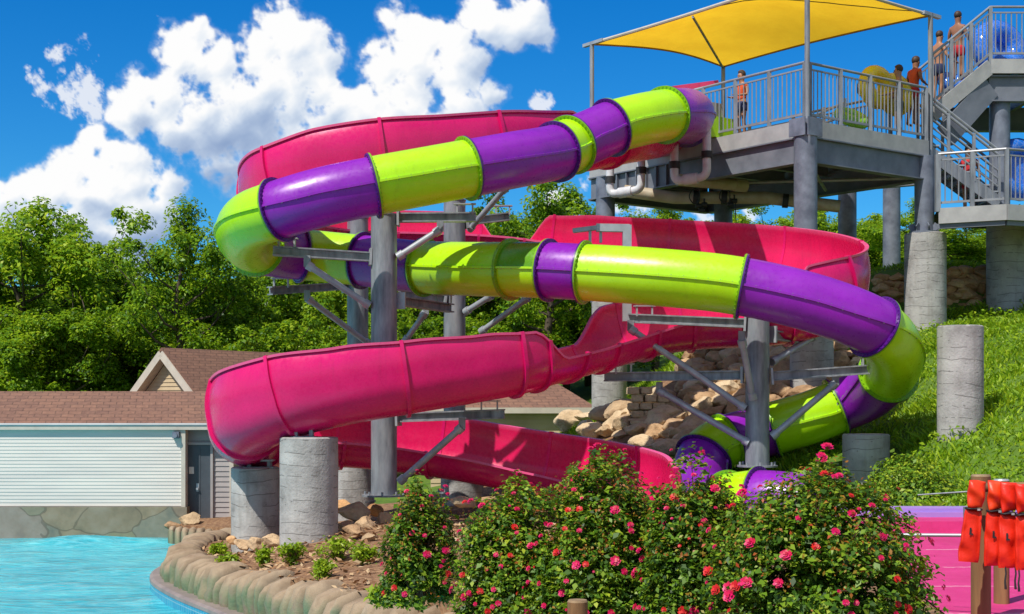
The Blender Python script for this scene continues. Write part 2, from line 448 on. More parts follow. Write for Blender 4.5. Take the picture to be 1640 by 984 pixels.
def terrain_mat():
    m, t, b = newmat('ground_soil_and_turf')
    co = worldco(t)
    n = t.noise(co, 1.1, 6, .65); n2 = t.noise(co, 12, 5, .7)
    grass = t.ramp(n, [(.3, (.05,.11,.010)), (.6, (.13,.24,.014)), (.8, (.22,.32,.02))])
    grass = t.mix(t.math('MULTIPLY', n2, .5), grass, (.05,.09,.012,1))
    mul = t.ramp(n2, [(.3, (.10,.045,.022)), (.5, (.24,.125,.06)), (.72, (.42,.27,.14))])
    a = t.node('ShaderNodeAttribute', attribute_name='mulch').outputs['Fac']
    f = t.math('MULTIPLY', t.math('SUBTRACT', t.math('ADD', a, t.math('MULTIPLY', t.math('SUBTRACT', n, .5), .6)), .3), 2.5, clamp=True)
    t.l.new(t.mix(f, grass, mul), b.inputs['Base Color']); b.inputs['Roughness'].default_value = .95
    bump(t, b, n2, .8, .05)
    return m
M['terrain'] = terrain_mat()
# ------------------------------------------------------------------ camera, sun, sky
cam_d = bpy.data.cameras.new('camera'); cam = bpy.data.objects.new('camera', cam_d); COL.objects.link(cam)
cam.location = (0, 0, EYE); cam.rotation_euler = (R(90), 0, 0)
cam_d.sensor_width = 36; cam_d.lens = F/1640*36; cam_d.shift_y = (HY-492)/1640
cam_d.clip_end = 6000; cam_d.clip_start = .1
scene.camera = cam
SUN_EL, SUN_AZ = R(54), R(220)          # azimuth clockwise from +Y: behind the camera, to the left
sd = Vector((math.sin(SUN_AZ)*math.cos(SUN_EL), math.cos(SUN_AZ)*math.cos(SUN_EL), math.sin(SUN_EL)))
sl = bpy.data.lights.new('sun', 'SUN'); sl.energy = 5.0; sl.angle = R(.53); sl.color = (1, .945, .86)
so = bpy.data.objects.new('sun', sl); COL.objects.link(so)
so.rotation_euler = (-sd).to_track_quat('-Z', 'Y').to_euler(); so.location = sd*40
scene.view_settings.view_transform = 'Standard'; scene.view_settings.look = 'None'
scene.view_settings.exposure = 0; scene.view_settings.gamma = 1
scene.render.engine = 'CYCLES'
scene.cycles.max_bounces = 5; scene.cycles.diffuse_bounces = 3; scene.cycles.transparent_max_bounces = 6

def build_world():
    w = bpy.data.worlds.new('World'); scene.world = w; w.use_nodes = True
    t = NT(w.node_tree); t.n.clear()
    geo = t.node('ShaderNodeTexCoord').outputs['Generated']
    sp = t.node('ShaderNodeSeparateXYZ', {0: geo}); X, Y, Z = sp.outputs
    ss = lambda v, a, b: t.node('ShaderNodeMapRange', {'Value': v, 'From Min': a, 'From Max': b}, interpolation_type='SMOOTHSTEP').outputs[0]
    # unseen white cloud added to the remaining sky for neutral fill and gloss reflections
    gn = t.noise(t.node('ShaderNodeVectorMath', {0: geo, 1: (1.0, 1.0, 2.2)}, operation='MULTIPLY').outputs[0], 2.8, 4, .58)
    a2 = t.math('MULTIPLY', ss(gn, .41, .56), t.math('SUBTRACT', 1.0, ss(Y, .25, .6)))
    a2 = t.math('MULTIPLY', a2, t.math('GREATER_THAN', Z, .02))
    sky = t.node('ShaderNodeTexSky', sky_type='NISHITA', sun_disc=False, sun_elevation=SUN_EL, sun_rotation=SUN_AZ, altitude=200, air_density=1.0, dust_density=.2, ozone_density=4.0)
    hs = t.node('ShaderNodeHueSaturation', {'Saturation': SKY_SAT, 'Value': SKY_VAL, 'Color': sky.outputs[0]})
    scol = t.mix(1.0, hs.outputs[0], SKY_TINT, 'MULTIPLY')
    c = t.mix(t.math('MULTIPLY', a2, .85), scol, (6.6,6.7,6.8,1))
    bg = t.node('ShaderNodeBackground', {'Color': c, 'Strength': .09})
    out = t.node('ShaderNodeOutputWorld'); t.l.new(bg.outputs[0], out.inputs[0])
    w.cycles.sampling_method = 'MANUAL'; w.cycles.sample_map_resolution = 512
SKY_SAT, SKY_VAL, SKY_TINT = 1.45, 1.2, (.43, .97, 1.2, 1)
build_world()
# ------------------------------------------------------------------ cumulus bank, far beyond the trees
CLOUDS = [(292,85,44),(318,62,36),(345,100,42),(270,130,36),(235,150,46),(195,165,32),(215,190,40),(262,180,50),(452,45,44),(425,85,50),(482,70,48),(505,115,54),(455,150,75),
 (380,175,66),(330,205,66),(545,175,44),(590,190,66),(636,30,30),(655,62,36),(615,105,44),(668,100,54),(650,160,72),(715,125,56),(752,100,40),(725,70,36),(690,60,30),
 (800,45,42),(838,35,42),(765,18,34),(868,55,26),(735,180,50),(790,150,26),(420,235,80),(500,235,85),(370,270,46),(395,305,32),(620,230,80),(700,220,60),
 (152,222,32),(135,262,42),(190,250,44),(108,295,46),(60,300,36),(25,315,32),(170,310,66),(225,292,42),(268,305,36),(225,350,56),(150,365,64),(262,345,30),(60,350,56),(0,345,56),(200,400,50),(890,330,36)]
WISPS = [(112,112,44),(135,140,44),(95,135,40),(128,162,36),(66,132,26),(150,175,26),(868,160,20),(430,8,10),(1195,342,24),(1130,330,28),(1010,322,34),(965,300,30)]
GREY = [(420,190,230,110,.38),(385,225,95,75,1.0),(300,250,60,50,.8),(500,215,75,70,.85),(440,160,45,30,.45),(590,230,60,50,.6),(700,200,80,50,.55),(370,290,60,50,.9),(680,140,60,40,.35),(760,120,40,40,.35),(225,200,40,35,.45),
 (170,350,110,34,.75),(60,345,90,30,.75),(215,320,40,26,.45),(130,300,50,18,.3),(290,365,60,40,.6),(170,400,120,40,.9)]
def vnoise(x, y, seed):
    xi = np.floor(x).astype(int); yi = np.floor(y).astype(int); fx = x-xi; fy = y-yi
    fx = fx*fx*fx*(fx*(fx*6-15)+10); fy = fy*fy*fy*(fy*(fy*6-15)+10)
    def h(a, b):
        n = (a*374761393+b*668265263+seed*974711) & 0x7fffffff
        n = ((n ^ (n >> 13))*1274126177) & 0x7fffffff; n = n ^ (n >> 16)
        return (n & 0xffff)/65535.0*6.2832
    def g(a, b, dx, dy): t = h(a, b); return np.cos(t)*dx+np.sin(t)*dy
    n0 = g(xi,yi,fx0:=x-xi,fy0:=y-yi); n1 = g(xi+1,yi,fx0-1,fy0); n2 = g(xi,yi+1,fx0,fy0-1); n3 = g(xi+1,yi+1,fx0-1,fy0-1)
    return (n0*(1-fx)+n1*fx)*(1-fy)+(n2*(1-fx)+n3*fx)*fy
def fbm(x, y, seed, o=6, gain=.5, billow=False):
    s = 0; a = 1; t = 0
    for k in range(o):
        n = vnoise(x*2**k+k*17.3, y*2**k-k*9.1, seed+k); s = s+a*(1-2.6*np.abs(n) if billow else 1.5*n); t += a; a *= gain
    return s/t
def cloud_field(step=2.0):
    xs = np.arange(-220, 1300, step); ys = np.arange(-140, 470, step); X, Y = np.meshgrid(xs, ys)
    wx = X+9*fbm(X/70, Y/70, 5, 3); wy = Y+9*fbm(X/70, Y/70, 9, 3)
    def base(lst):
        acc = np.full(X.shape, -3.0)
        for x, y, r in lst:
            d = 1-((wx-x)**2+(wy-y)**2)/(r*.98)**2
            k = .14; hh = np.clip(.5+.5*(d-acc)/k, 0, 1); acc = acc*(1-hh)+d*hh+k*hh*(1-hh)
        return acc
    bA = np.maximum(base(CLOUDS), -1.5); bW = np.maximum(base(WISPS), -1.5)
    bil = fbm(wx/52, wy/52, 21, 5, .5, True); fb = fbm(X/34, Y/34, 33, 7, .52); lo = fbm(X/90, Y/90, 50, 3)
    D = bA*.80+.62*bil+.85*fb+.40*lo-.24
    Wd = bW*.55+2.0*fbm((X-Y*.5)/42, (Y*.6+X*.35)/30, 71, 7, .66)-.10
    # the bases dissolve softly, the crowns are crisp
    soft = .54+.5*np.clip((Y-150)/160, 0, 1)*np.clip((X-300)/80, 0, 1)
    a1 = np.clip((D+.04)/soft, 0, 1); a1 = a1*a1*(3-2*a1)
    frag = fbm(X/16+wx*.01, Y/13, 91, 6, .62); a1 = np.clip(a1*(1+.55*np.clip(frag, -1, .3)*(1-a1)*2.2), 0, 1)
    halo = np.clip((D+.34)/.7, 0, 1)**1.5*np.clip(.5+1.3*frag, 0, 1)*.42; a1 = np.maximum(a1, halo)
    a2 = np.clip(Wd/.6, 0, 1)**1.4*.75
    alpha = np.maximum(a1, a2)
    H = np.sqrt(np.clip(D+.05, 0, 2.0))*40+bil*16+fb*5
    def blur(a, n):
        for _ in range(3):
            for ax in (0, 1):
                c = np.cumsum(np.concatenate([np.repeat(np.take(a,[0],ax),n,ax), a, np.repeat(np.take(a,[-1],ax),n,ax)], ax), ax)
                a = (np.take(c, np.arange(2*n, c.shape[ax]), ax)-np.take(c, np.arange(0, c.shape[ax]-2*n), ax))/(2*n)
        return a
    def lam(h, sc):
        gy, gx = np.gradient(h, step); nx, ny, nz = -gx*sc, gy*sc, np.ones_like(h)
        L = np.array([-.42,.62,.66]); return (nx*L[0]+ny*L[1]+nz*L[2])/np.sqrt(nx*nx+ny*ny+1)
    lig = .16*lam(blur(H, 1), .5)+.22*lam(blur(H, 4), 1.0)+.62*lam(blur(H, 12), 1.7)
    gy = np.zeros_like(X)
    for x, y, rx, ry, w in GREY: gy = np.maximum(gy, w*np.exp(-(((wx-x)/rx)**2+((wy-y)/ry)**2)**1.3))
    gy = gy*(1+.9*blur(fb, 3)+.5*lo)-.35*np.clip(bil-.1, 0, 1)*(gy > .05)
    sh = .71+.85*(lig-.46)-.62*np.clip(gy, 0, 1)
    sh = np.clip(sh+.05*fb, .0, 1)
    stops = [(.0,(.27,.38,.60)),(.30,(.42,.53,.72)),(.52,(.64,.73,.86)),(.70,(.86,.90,.95)),(.82,(.99,.99,.99))]
    p = [s[0] for s in stops]; col = np.stack([np.interp(sh, p, [s[1][k] for s in stops]) for k in range(3)], -1)
    return X, Y, alpha, col
def build_clouds():
    X, Y, A, C = cloud_field(); ny, nx = X.shape
    Dn = 2600.0; u = (X-CX)/F; v = (HY-Y)/F; s = Dn/np.sqrt(1+u*u+v*v)
    V = np.stack([u*s, s, EYE+v*s], -1).reshape(-1,3)
    ii = np.arange(nx*ny).reshape(ny, nx); f = np.stack([ii[:-1,:-1], ii[:-1,1:], ii[1:,1:], ii[1:,:-1]], -1).reshape(-1,4)
    al = A.ravel(); keep = al[f].max(1) > .004; f = f[keep]
    used_, inv = np.unique(f, return_inverse=True); f = inv.reshape(f.shape)
    m = bpy.data.materials.new('cumulus_cloud'); m.use_nodes = True; t = NT(m.node_tree); t.n.clear()
    at = t.node('ShaderNodeAttribute', attribute_name='cloud')
    em = t.node('ShaderNodeEmission', {'Color': at.outputs['Color'], 'Strength': 1.0}); tr = t.node('ShaderNodeBsdfTransparent')
    mx = t.node('ShaderNodeMixShader', {0: at.outputs['Alpha'], 1: tr.outputs[0], 2: em.outputs[0]})
    t.l.new(mx.outputs[0], t.node('ShaderNodeOutputMaterial').inputs[0]); m.cycles.emission_sampling = 'NONE'
    me = npmesh('sky', V[used_], f, m, True)
    ca = me.color_attributes.new('cloud', 'FLOAT_COLOR', 'POINT')
    ca.data.foreach_set('color', np.concatenate([C.reshape(-1,3), al[:,None]], 1)[used_].astype(np.float32).ravel())
    tag(link('sky', me), kind='structure')
build_clouds()


# ------------------------------------------------------------------ ground
WALL = [P(372,856,29.5), P(325,864,28.0), P(290,880,26.3), P(286,893,24.8), P(322,907,23.0), (P(395,924,21.0)), P(480,944,19.0), P(560,964,17.3), P(650,986,15.8), P(760,1012,14.3)]
WATER_Z = -1.6
def catmull(pts, vals=None, step=.12, alpha=.5):
    """centripetal spline through pts, resampled evenly; vals are eased along it"""
    pts = [np.array(p, float) for p in pts]
    Pn = [2*pts[0]-pts[1]]+pts+[2*pts[-1]-pts[-2]]
    out = []; par = []
    for i in range(1, len(Pn)-2):
        p0, p1, p2, p3 = Pn[i-1:i+3]
        t0 = 0; t1 = t0+np.linalg.norm(p1-p0)**alpha; t2 = t1+np.linalg.norm(p2-p1)**alpha; t3 = t2+np.linalg.norm(p3-p2)**alpha
        for k in range(24):
            t = t1+(t2-t1)*k/24
            A1 = (t1-t)/(t1-t0)*p0+(t-t0)/(t1-t0)*p1; A2 = (t2-t)/(t2-t1)*p1+(t-t1)/(t2-t1)*p2; A3 = (t3-t)/(t3-t2)*p2+(t-t2)/(t3-t2)*p3
            B1 = (t2-t)/(t2-t0)*A1+(t-t0)/(t2-t0)*A2; B2 = (t3-t)/(t3-t1)*A2+(t-t1)/(t3-t1)*A3
            out.append((t2-t)/(t2-t1)*B1+(t-t1)/(t2-t1)*B2); par.append(i-1+k/24)
    out.append(pts[-1]); par.append(len(pts)-1.0)
    out = np.array(out); par = np.array(par)
    L = np.concatenate([[0], np.cumsum(np.linalg.norm(np.diff(out, axis=0), axis=1))])
    n = max(2, int(round(L[-1]/step))+1); s = np.linspace(0, L[-1], n)
    pos = np.stack([np.interp(s, L, out[:,k]) for k in range(3)], 1); pr = np.interp(s, L, par)
    cl = np.interp(np.arange(len(pts)), par, L)
    res = [pos, s, cl]
    if vals is not None:
        vals = np.array(vals, float); i = np.clip(pr.astype(int), 0, len(pts)-2); f = pr-i; f = f*f*(3-2*f)
        res.append(vals[i]*(1-f)[:,None]+vals[i+1]*f[:,None])
    return res
WP, WS, _ = catmull(WALL, step=.06)

CP = np.array([
 (-4.55,25.5,-1.0),(-3.31,23.4,-.66),(-5.6,29,-1.05),(-5.9,27,-1.05),(-4.6,22.6,-.95),(-3.6,20.6,-.84),(-2.5,18.5,-.75),(-1.6,17,-.65),(-1,15.6,-.5),
 (-2.25,25.3,-.5),(-2.5,24,-.49),(-1.2,22,-.45),(0,20,-.35),(0,26,-.5),(1.5,25,-.45),(-.9,14,-.3),(.5,12.5,-.15),(1.5,11.5,-.05),(2.2,10,0),(3,14,-.05),(0,8,0),(0,0,0),(-1.5,11,-.3),(-6,5,-.2),(8,6,0),
 (5.5,20,0),(6.5,21.6,0.05),(8,22,.15),(12,20,.1),(12,23.5,1.0),(4.3,25.2,.0),(4.2,22.5,-.45),(2.8,23.2,-.5),(3.5,28,.6),(6.0,26,.15),(6.4,25.4,.2),(7.64,24.6,1.2),(9.5,25.5,2.05),(9.6,33.2,3.35),(12.2,34.6,4.0),(6.5,31.0,1.9),(4.9,34.0,2.75),(2.5,36.3,1.2),(4.5,37,2.95),(1.6,36,1.05),(2.6,29,.5),
 (8.9,35.2,3.72),(11,35.2,3.95),(9.5,36.5,5.0),(11.5,36.5,5.1),(7.4,36.8,4.2),(12.5,37.5,5.1),(10,38,5.1),(10,43,5.3),(0,45,-.3),(-1,33,-.35),(0,36.5,-.2),(-3,40,-.8),(-3,36,-.6),(-8,34,-1.2),(-10,45,-.6),(-25,40,-.8),(20,50,5.2),(-20,70,3),(5,70,5),(25,70,7),(-40,90,8),(0,95,9),(40,90,11),(16,30,4.4),(20,22,2.5),(18,12,.3),(14,8,0)], float)
def _k(a, b): return np.sqrt(((a[:,None,:]-b[None,:,:])**2).sum(-1)+.4)
_A = np.zeros((len(CP)+3,)*2); _A[:-3,:-3] = _k(CP[:,:2], CP[:,:2])+np.eye(len(CP))*-.02
_A[:-3,-3] = 1; _A[:-3,-2:] = CP[:,:2]; _A[-3:,:-3] = _A[:-3,-3:].T
_w = np.linalg.solve(_A, np.concatenate([CP[:,2], [0,0,0]]))
def ground(x, y):
    q = np.stack([np.atleast_1d(x), np.atleast_1d(y)], 1).astype(float)
    z = np.concatenate([_k(q, CP[:,:2]), np.ones((len(q),1)), q], 1) @ _w
    return z
def gz(x, y): return float(ground(x, y)[0])
def hit(px, py, d0=8, d1=60):
    ds = np.arange(d0, d1, .05); pts = np.array([P(px, py, d) for d in ds])
    z = ground(pts[:,0], pts[:,1]); i = np.argmax(pts[:,2] < z)
    return None if i == 0 else Vector((pts[i,0], pts[i,1], z[i]))
POOL = [(p[0], p[1]) for p in WP]+[(.2,13),(-2,10.5),(-40,6),(-40,34.8),(-7.95,34.8),(-7.9,33.4),(-6.2,31.6)]
def inpoly(x, y, poly):
    x = np.atleast_1d(x); y = np.atleast_1d(y); r = np.zeros(len(x), bool); n = len(poly)
    for i in range(n):
        x1, y1 = poly[i]; x2, y2 = poly[(i+1)%n]
        c = ((y1 > y) != (y2 > y)) & (x < (x2-x1)*(y-y1)/((y2-y1) or 1e-9)+x1)
        r ^= c
    return r
gx = np.concatenate([np.arange(-90,-12,3.0), np.arange(-12,14,.22), np.arange(14,95,3.0)])
gy = np.concatenate([np.arange(-14,9,2.0), np.arange(9,37,.22), np.arange(37,130,3.0)])
XX, YY = np.meshgrid(gx, gy); xf, yf = XX.ravel(), YY.ravel()
zf = np.concatenate([ground(xf[i:i+20000], yf[i:i+20000]) for i in range(0, len(xf), 20000)])
PINK = [(3.0,9.0),(16,9.0),(16,20.9),(4.2,20.9)]
zf += np.where((yf < 37) & ~inpoly(xf, yf, [(2.6,8),(17,8),(17,22),(3.6,22)]), .05*np.sin(xf*2.1+np.sin(yf*1.7))*np.cos(yf*2.3), 0)
zf = np.where(inpoly(xf, yf, [(2.6,8),(17,8),(17,21.6),(3.9,21.6)]), np.minimum(zf, -.02), zf)
zf = np.where(inpoly(xf, yf, POOL), -2.9, zf)
nx = len(gx); idx = np.arange(len(xf)).reshape(len(gy), nx)
fc = np.stack([idx[:-1,:-1], idx[:-1,1:], idx[1:,1:], idx[1:,:-1]], -1).reshape(-1,4)
me = npmesh('terrain', np.stack([xf,yf,zf],1), fc, M['terrain'], True)
mulch = ((yf < 28.5) & (xf < 4.4) & (xf > -7)).astype(np.float32)
mulch = np.where((yf > 22.5) & (xf > 2.0), 0, mulch)
mulch = np.where((yf < 34) & (xf > -8) & (xf < .4), 1, mulch); mulch = np.where((yf < 37) & (xf > -9) & (xf < -4.2), 1, mulch)
mulch = np.where(inpoly(xf, yf, [(1.2,29.3),(6.0,29),(7.0,31),(7.6,35),(3.6,35.6),(1.6,34.5)]), 1, mulch)
a = me.attributes.new('mulch', 'FLOAT', 'POINT'); a.data.foreach_set('value', mulch.astype(np.float32))
tag(link('terrain', me), kind='structure')
mb = MB(); mb.add([(-3000,-600,-3.2),(3000,-600,-3.2),(3000,4000,-3.2),(-3000,4000,-3.2)], [(0,1,2,3)])
tag(mb.build('ground', M['terrain'], loc=(0,0,0)), kind='structure')
# pool
wx = np.arange(-42, 2.3, .25); wy = np.arange(5.5, 35.2, .25); WX, WY = np.meshgrid(wx, wy); a_, b_ = WX.ravel(), WY.ravel()
wz = WATER_Z+.022*np.sin(a_*1.3+1.7*b_+1.2*np.sin(b_*.7))+.016*np.sin(2.9*b_-a_*1.1+np.sin(a_*.9))
wz += .16*np.exp(-(((a_+10.2)/1.0)**2+((b_-33.2)/.5)**2))+.12*np.exp(-(((a_+9.3)/1.6)**2+((b_-33.6)/.35)**2))
ii = np.arange(len(a_)).reshape(len(wy), len(wx)); wf = np.stack([ii[:-1,:-1], ii[:-1,1:], ii[1:,1:], ii[1:,:-1]], -1).reshape(-1,4)
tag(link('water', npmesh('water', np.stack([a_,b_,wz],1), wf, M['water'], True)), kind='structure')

# carved planter wall with its wet ledge and tiled face
def planter():
    root = thing('planter_wall', 'low curved faux rock planter wall, tan on top and mossy green on its flank, rising from the pool', 'planter wall', (WP[120][0], WP[120][1], WATER_Z))
    n = len(WP); T = np.gradient(WP[:,:2], axis=0); T /= np.linalg.norm(T, axis=1, keepdims=True)
    out = np.stack([T[:,1], -T[:,0]], 1)             # towards the water?
    mid = n//2
    if out[mid] @ (np.array([-30, 20])-WP[mid,:2]) < 0: out = -out
    # uneven carved blocks
    js = [0.0]
    while js[-1] < WS[-1]: js.append(js[-1]+random.uniform(.20,.44))
    js = np.array(js); bid = np.searchsorted(js, WS)
    dj = np.min(np.abs(WS[:,None]-js[None,:]), axis=1)
    groove = np.exp(-(dj/.028)**2)
    bulge = np.clip(dj/.11, 0, 1)**.5
    rb = NR.random(len(js)+2)
    prof = [(-.42,-.35),(-.40,-.02),(-.25,.05),(-.05,.045),(.10,-.03),(.17,-.14),(.20,-.27),(.21,-.40),(.19,-.55),(.16,-.80)]
    vs = []; jv = []
    for i in range(n):
        b = rb[bid[i]]; b2 = rb[(bid[i]*7+3) % len(rb)]
        for k, (o, z) in enumerate(prof):
            oo = o*(.9+.22*b)+.07*bulge[i]*(1 if o > 0 else .2)-.085*groove[i]*(o > -.3)
            zz = z+(.14*(b2-.5)+.06*bulge[i]-.085*groove[i])*(1 if k in (1,2,3,4) else .4)
            lean = .10*math.sin(9*WS[i]+k*.7)*.25
            nn = mnoise.noise(Vector((WP[i,0]*3, WP[i,1]*3, z*4+o)))*.06
            p = WP[i,:2]+out[i]*(oo+nn)+T[i]*lean
            vs.append((p[0], p[1], WP[i,2]+zz+nn)); jv.append(groove[i] if k > 0 else 0)
    m = len(prof); fs = [(i*m+k, i*m+k+1, (i+1)*m+k+1, (i+1)*m+k) for i in range(n-1) for k in range(m-1)]
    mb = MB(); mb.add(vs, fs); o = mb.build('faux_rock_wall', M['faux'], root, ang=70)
    at = o.data.attributes.new('joint', 'FLOAT', 'POINT'); at.data.foreach_set('value', np.array(jv, np.float32))
    def sweep(prof, name, mt):
        vs = [(*(WP[i,:2]+out[i]*q[0]), q[1]) for i in range(0, n, 2) for q in prof]
        nn = len(range(0, n, 2)); m = len(prof)
        mb = MB(); mb.add(vs, [(i*m+k, i*m+k+1, (i+1)*m+k+1, (i+1)*m+k) for i in range(nn-1) for k in range(m-1)])
        mb.build(name, mt, root, ang=30)
    sweep([(-.2,-1.36),(.42,-1.36),(.47,-1.39),(.475,-1.44)], 'ledge', M['ledge'])
    sweep([(.465,-1.435),(.462,-2.6)], 'tile_face', M['pooltile'])
planter()

# ------------------------------------------------------------------ rocks
def rock_mesh(name, mt, seed, flat=.7, blocky=.0):
    bm = bmesh.new(); bmesh.ops.create_icosphere(bm, subdivisions=4, radius=.5)
    o = Vector((seed*7.3, seed*3.1, seed*1.7))
    cuts = []
    for k in range(11):
        d = Vector((random.uniform(-1,1), random.uniform(-1,1), random.uniform(-1,1))).normalized(); cuts.append((d, random.uniform(.27,.41)))
    for v in bm.verts:
        p = v.co.copy()
        for d, c in cuts:
            e = p.dot(d)-c
            if e > 0: p -= d*e*.96
        p *= 1+.13*mnoise.noise(p*2.2+o)+.09*mnoise.noise(p*5+o)+.05*mnoise.noise(p*12+o)
        v.co = Vector((p.x, p.y*.85, p.z*flat))
    me = bpy.data.meshes.new(name); bm.to_mesh(me); bm.free()
    me.polygons.foreach_set('use_smooth', [True]*len(me.polygons)); me.set_sharp_from_angle(angle=R(32))
    me.materials.append(mt); return me
RK = {k: [rock_mesh('boulder', M[m], i+j*10, f) for i in range(6)] for j, (k, m, f) in enumerate((('b','rock',.72),('p','rock_pale',.62),('o','rock_orange',.7)))}
def rock(kind, p, s, label, group, flat=1.0, sink=.3, name='boulder'):
    me = random.choice(RK[kind]); o = link(name, me, None, (p[0], p[1], p[2]+s*.35*flat-s*sink*.4))
    o.rotation_euler = (random.uniform(-.25,.25), random.uniform(-.25,.25), random.uniform(0,6.28))
    o.scale = (s*random.uniform(.9,1.25), s*random.uniform(.85,1.1), s*flat*random.uniform(.8,1.1))
    return tag(o, label, 'rock', group)
def pxin(px, py, poly): return bool(inpoly(px, py, poly)[0])
# the dry-stacked slope between the pillars, then the loose pale run of stones at its foot
SL = [(1085,590),(1145,538),(1215,520),(1375,535),(1385,625),(1270,660),(1165,690),(1130,668),(1085,650)]
FT = [(890,690),(960,668),(1085,640),(1140,672),(1165,700),(1130,730),(1030,735),(1010,712),(940,704)]
for poly, kind, lab, grp, (sx, sy) in ((SL,'b','brown sandstone boulder packed into the slope behind the slide columns','boulders packed into the slope',(21,15)),
                             (FT,'p','pale sandstone boulder in the loose run below the stacked blocks','pale boulders at the foot of the slope',(24,13))):
    y = min(q[1] for q in poly); row = 0
    while y < max(q[1] for q in poly):
        x = min(q[0] for q in poly)+(row%2)*sx*.5
        while x < max(q[0] for q in poly):
            jx, jy = x+random.uniform(-.25,.25)*sx, y+random.uniform(-.25,.25)*sy
            if pxin(jx, jy, poly):
                h = hit(jx, jy, 22, 45)
                if h is not None: rock(kind if random.random() < .8 else ('p' if kind == 'b' else 'b'), h, sx*2.0*h.y/F*random.uniform(.8,1.4), lab, grp, flat=random.uniform(.75,1.05))
            x += sx
        y += sy; row += 1
UP = [(1388,452),(1420,440),(1500,436),(1590,432),(1590,482),(1560,492),(1512,505),(1400,470)]
y = 436; row = 0
while y < 508:
    x = 1388+(row%2)*9
    while x < 1592:
        jx, jy = x+random.uniform(-4,4), y+random.uniform(-2.5,2.5)
        if pxin(jx, jy, UP):
            h = P(jx, jy, 35.95-(jy-436)*.008+random.uniform(-.1,.1))
            rock('o', h-Vector((0,0,.1)), 32*36/F*random.uniform(.75,1.25), 'orange brown stone in the retaining wall at the top of the grassy slope', 'stones of the upper retaining wall', flat=.8, sink=0)
        x += 18
    y += 11; row += 1
# squared blocks stacked beside the concrete pillar
blk = MB()
def block_mesh():
    bm = bmesh.new(); bmesh.ops.create_cube(bm, size=1); bmesh.ops.bevel(bm, geom=bm.edges[:], offset=.07, segments=2, affect='EDGES')
    bmesh.ops.subdivide_edges(bm, edges=bm.edges[:], cuts=2, use_grid_fill=True)
    for v in bm.verts: v.co += v.co.normalized()*mnoise.noise(v.co*4)*.06
    me = bpy.data.meshes.new('stone_block'); bm.to_mesh(me); bm.free(); me.materials.append(M['rock_pale']); me.polygons.foreach_set('use_smooth', [True]*len(me.polygons)); me.set_sharp_from_angle(angle=R(50)); return me
BM = block_mesh(); _h = hit(1045, 680, 22, 45); BD = _h.y if _h else 31.0
for r in range(5):
    for c in range(4-(r > 2)-(r > 3)):
        for dpt in range(2):
            p = P(1014+c*20+(r%2)*7, 676-r*12.5, BD+dpt*.34)
            o = link('stone_block', BM, None, p); o.scale = (.27*BD/30.4*random.uniform(.88,1.0), .33, .158*BD/30.4*random.uniform(.9,1)); o.rotation_euler = (random.uniform(-.04,.04), random.uniform(-.04,.04), random.uniform(-.12,.12))
            tag(o, 'squared tan stone block in the small stack beside the concrete pillar', 'stone block', 'stacked squared blocks')
# boulders round the front pillars
for (x, y, d, s, k, lab) in [
  (570,812,25.0,.62,'p','large pale golden boulder lying right of the front concrete pillar'),
  (585,845,24.2,.5,'b','brown boulder leaning against the foot of the front steel column'),
  (568,862,23.3,.42,'b','rounded brown boulder on the mulch right of the front pillar'),
  (556,838,24.6,.40,'b','small brown boulder wedged between front pillar and golden boulder'),
  (592,880,22.6,.34,'p','small pale boulder at the left edge of the left rose bush'),
  (602,812,26.4,.5,'o','orange boulder behind the foot of the front steel column'),
  (618,848,24.8,.5,'b','dark brown boulder half hidden by the left rose bush'),
  (548,806,26.4,.48,'o','dark orange boulder partly hidden behind the front pillar'),
  (390,868,24.6,.36,'b','brown boulder at the left foot of the rear left pillar'),
  (412,866,24.4,.40,'b','largest brown boulder between the two left pillars'),
  (436,863,24.2,.42,'b','brown boulder tucked against the front pillar left side'),
  (372,862,25.0,.30,'o','small orange boulder left of the rear left pillar'),
  (740,800,26.5,.55,'p','pale boulder beneath the lowest flume left of centre'),
  (790,800,26.8,.5,'b','brown boulder beneath the lowest flume'),
  (690,800,27.2,.5,'p','pale boulder under the flume beside the rear pillar base')]:
    h = P(x, y, d); g = gz(h.x, h.y); rock(k, (h.x, h.y, max(g, h.z-s*.3)), s, lab, None, flat=.85)

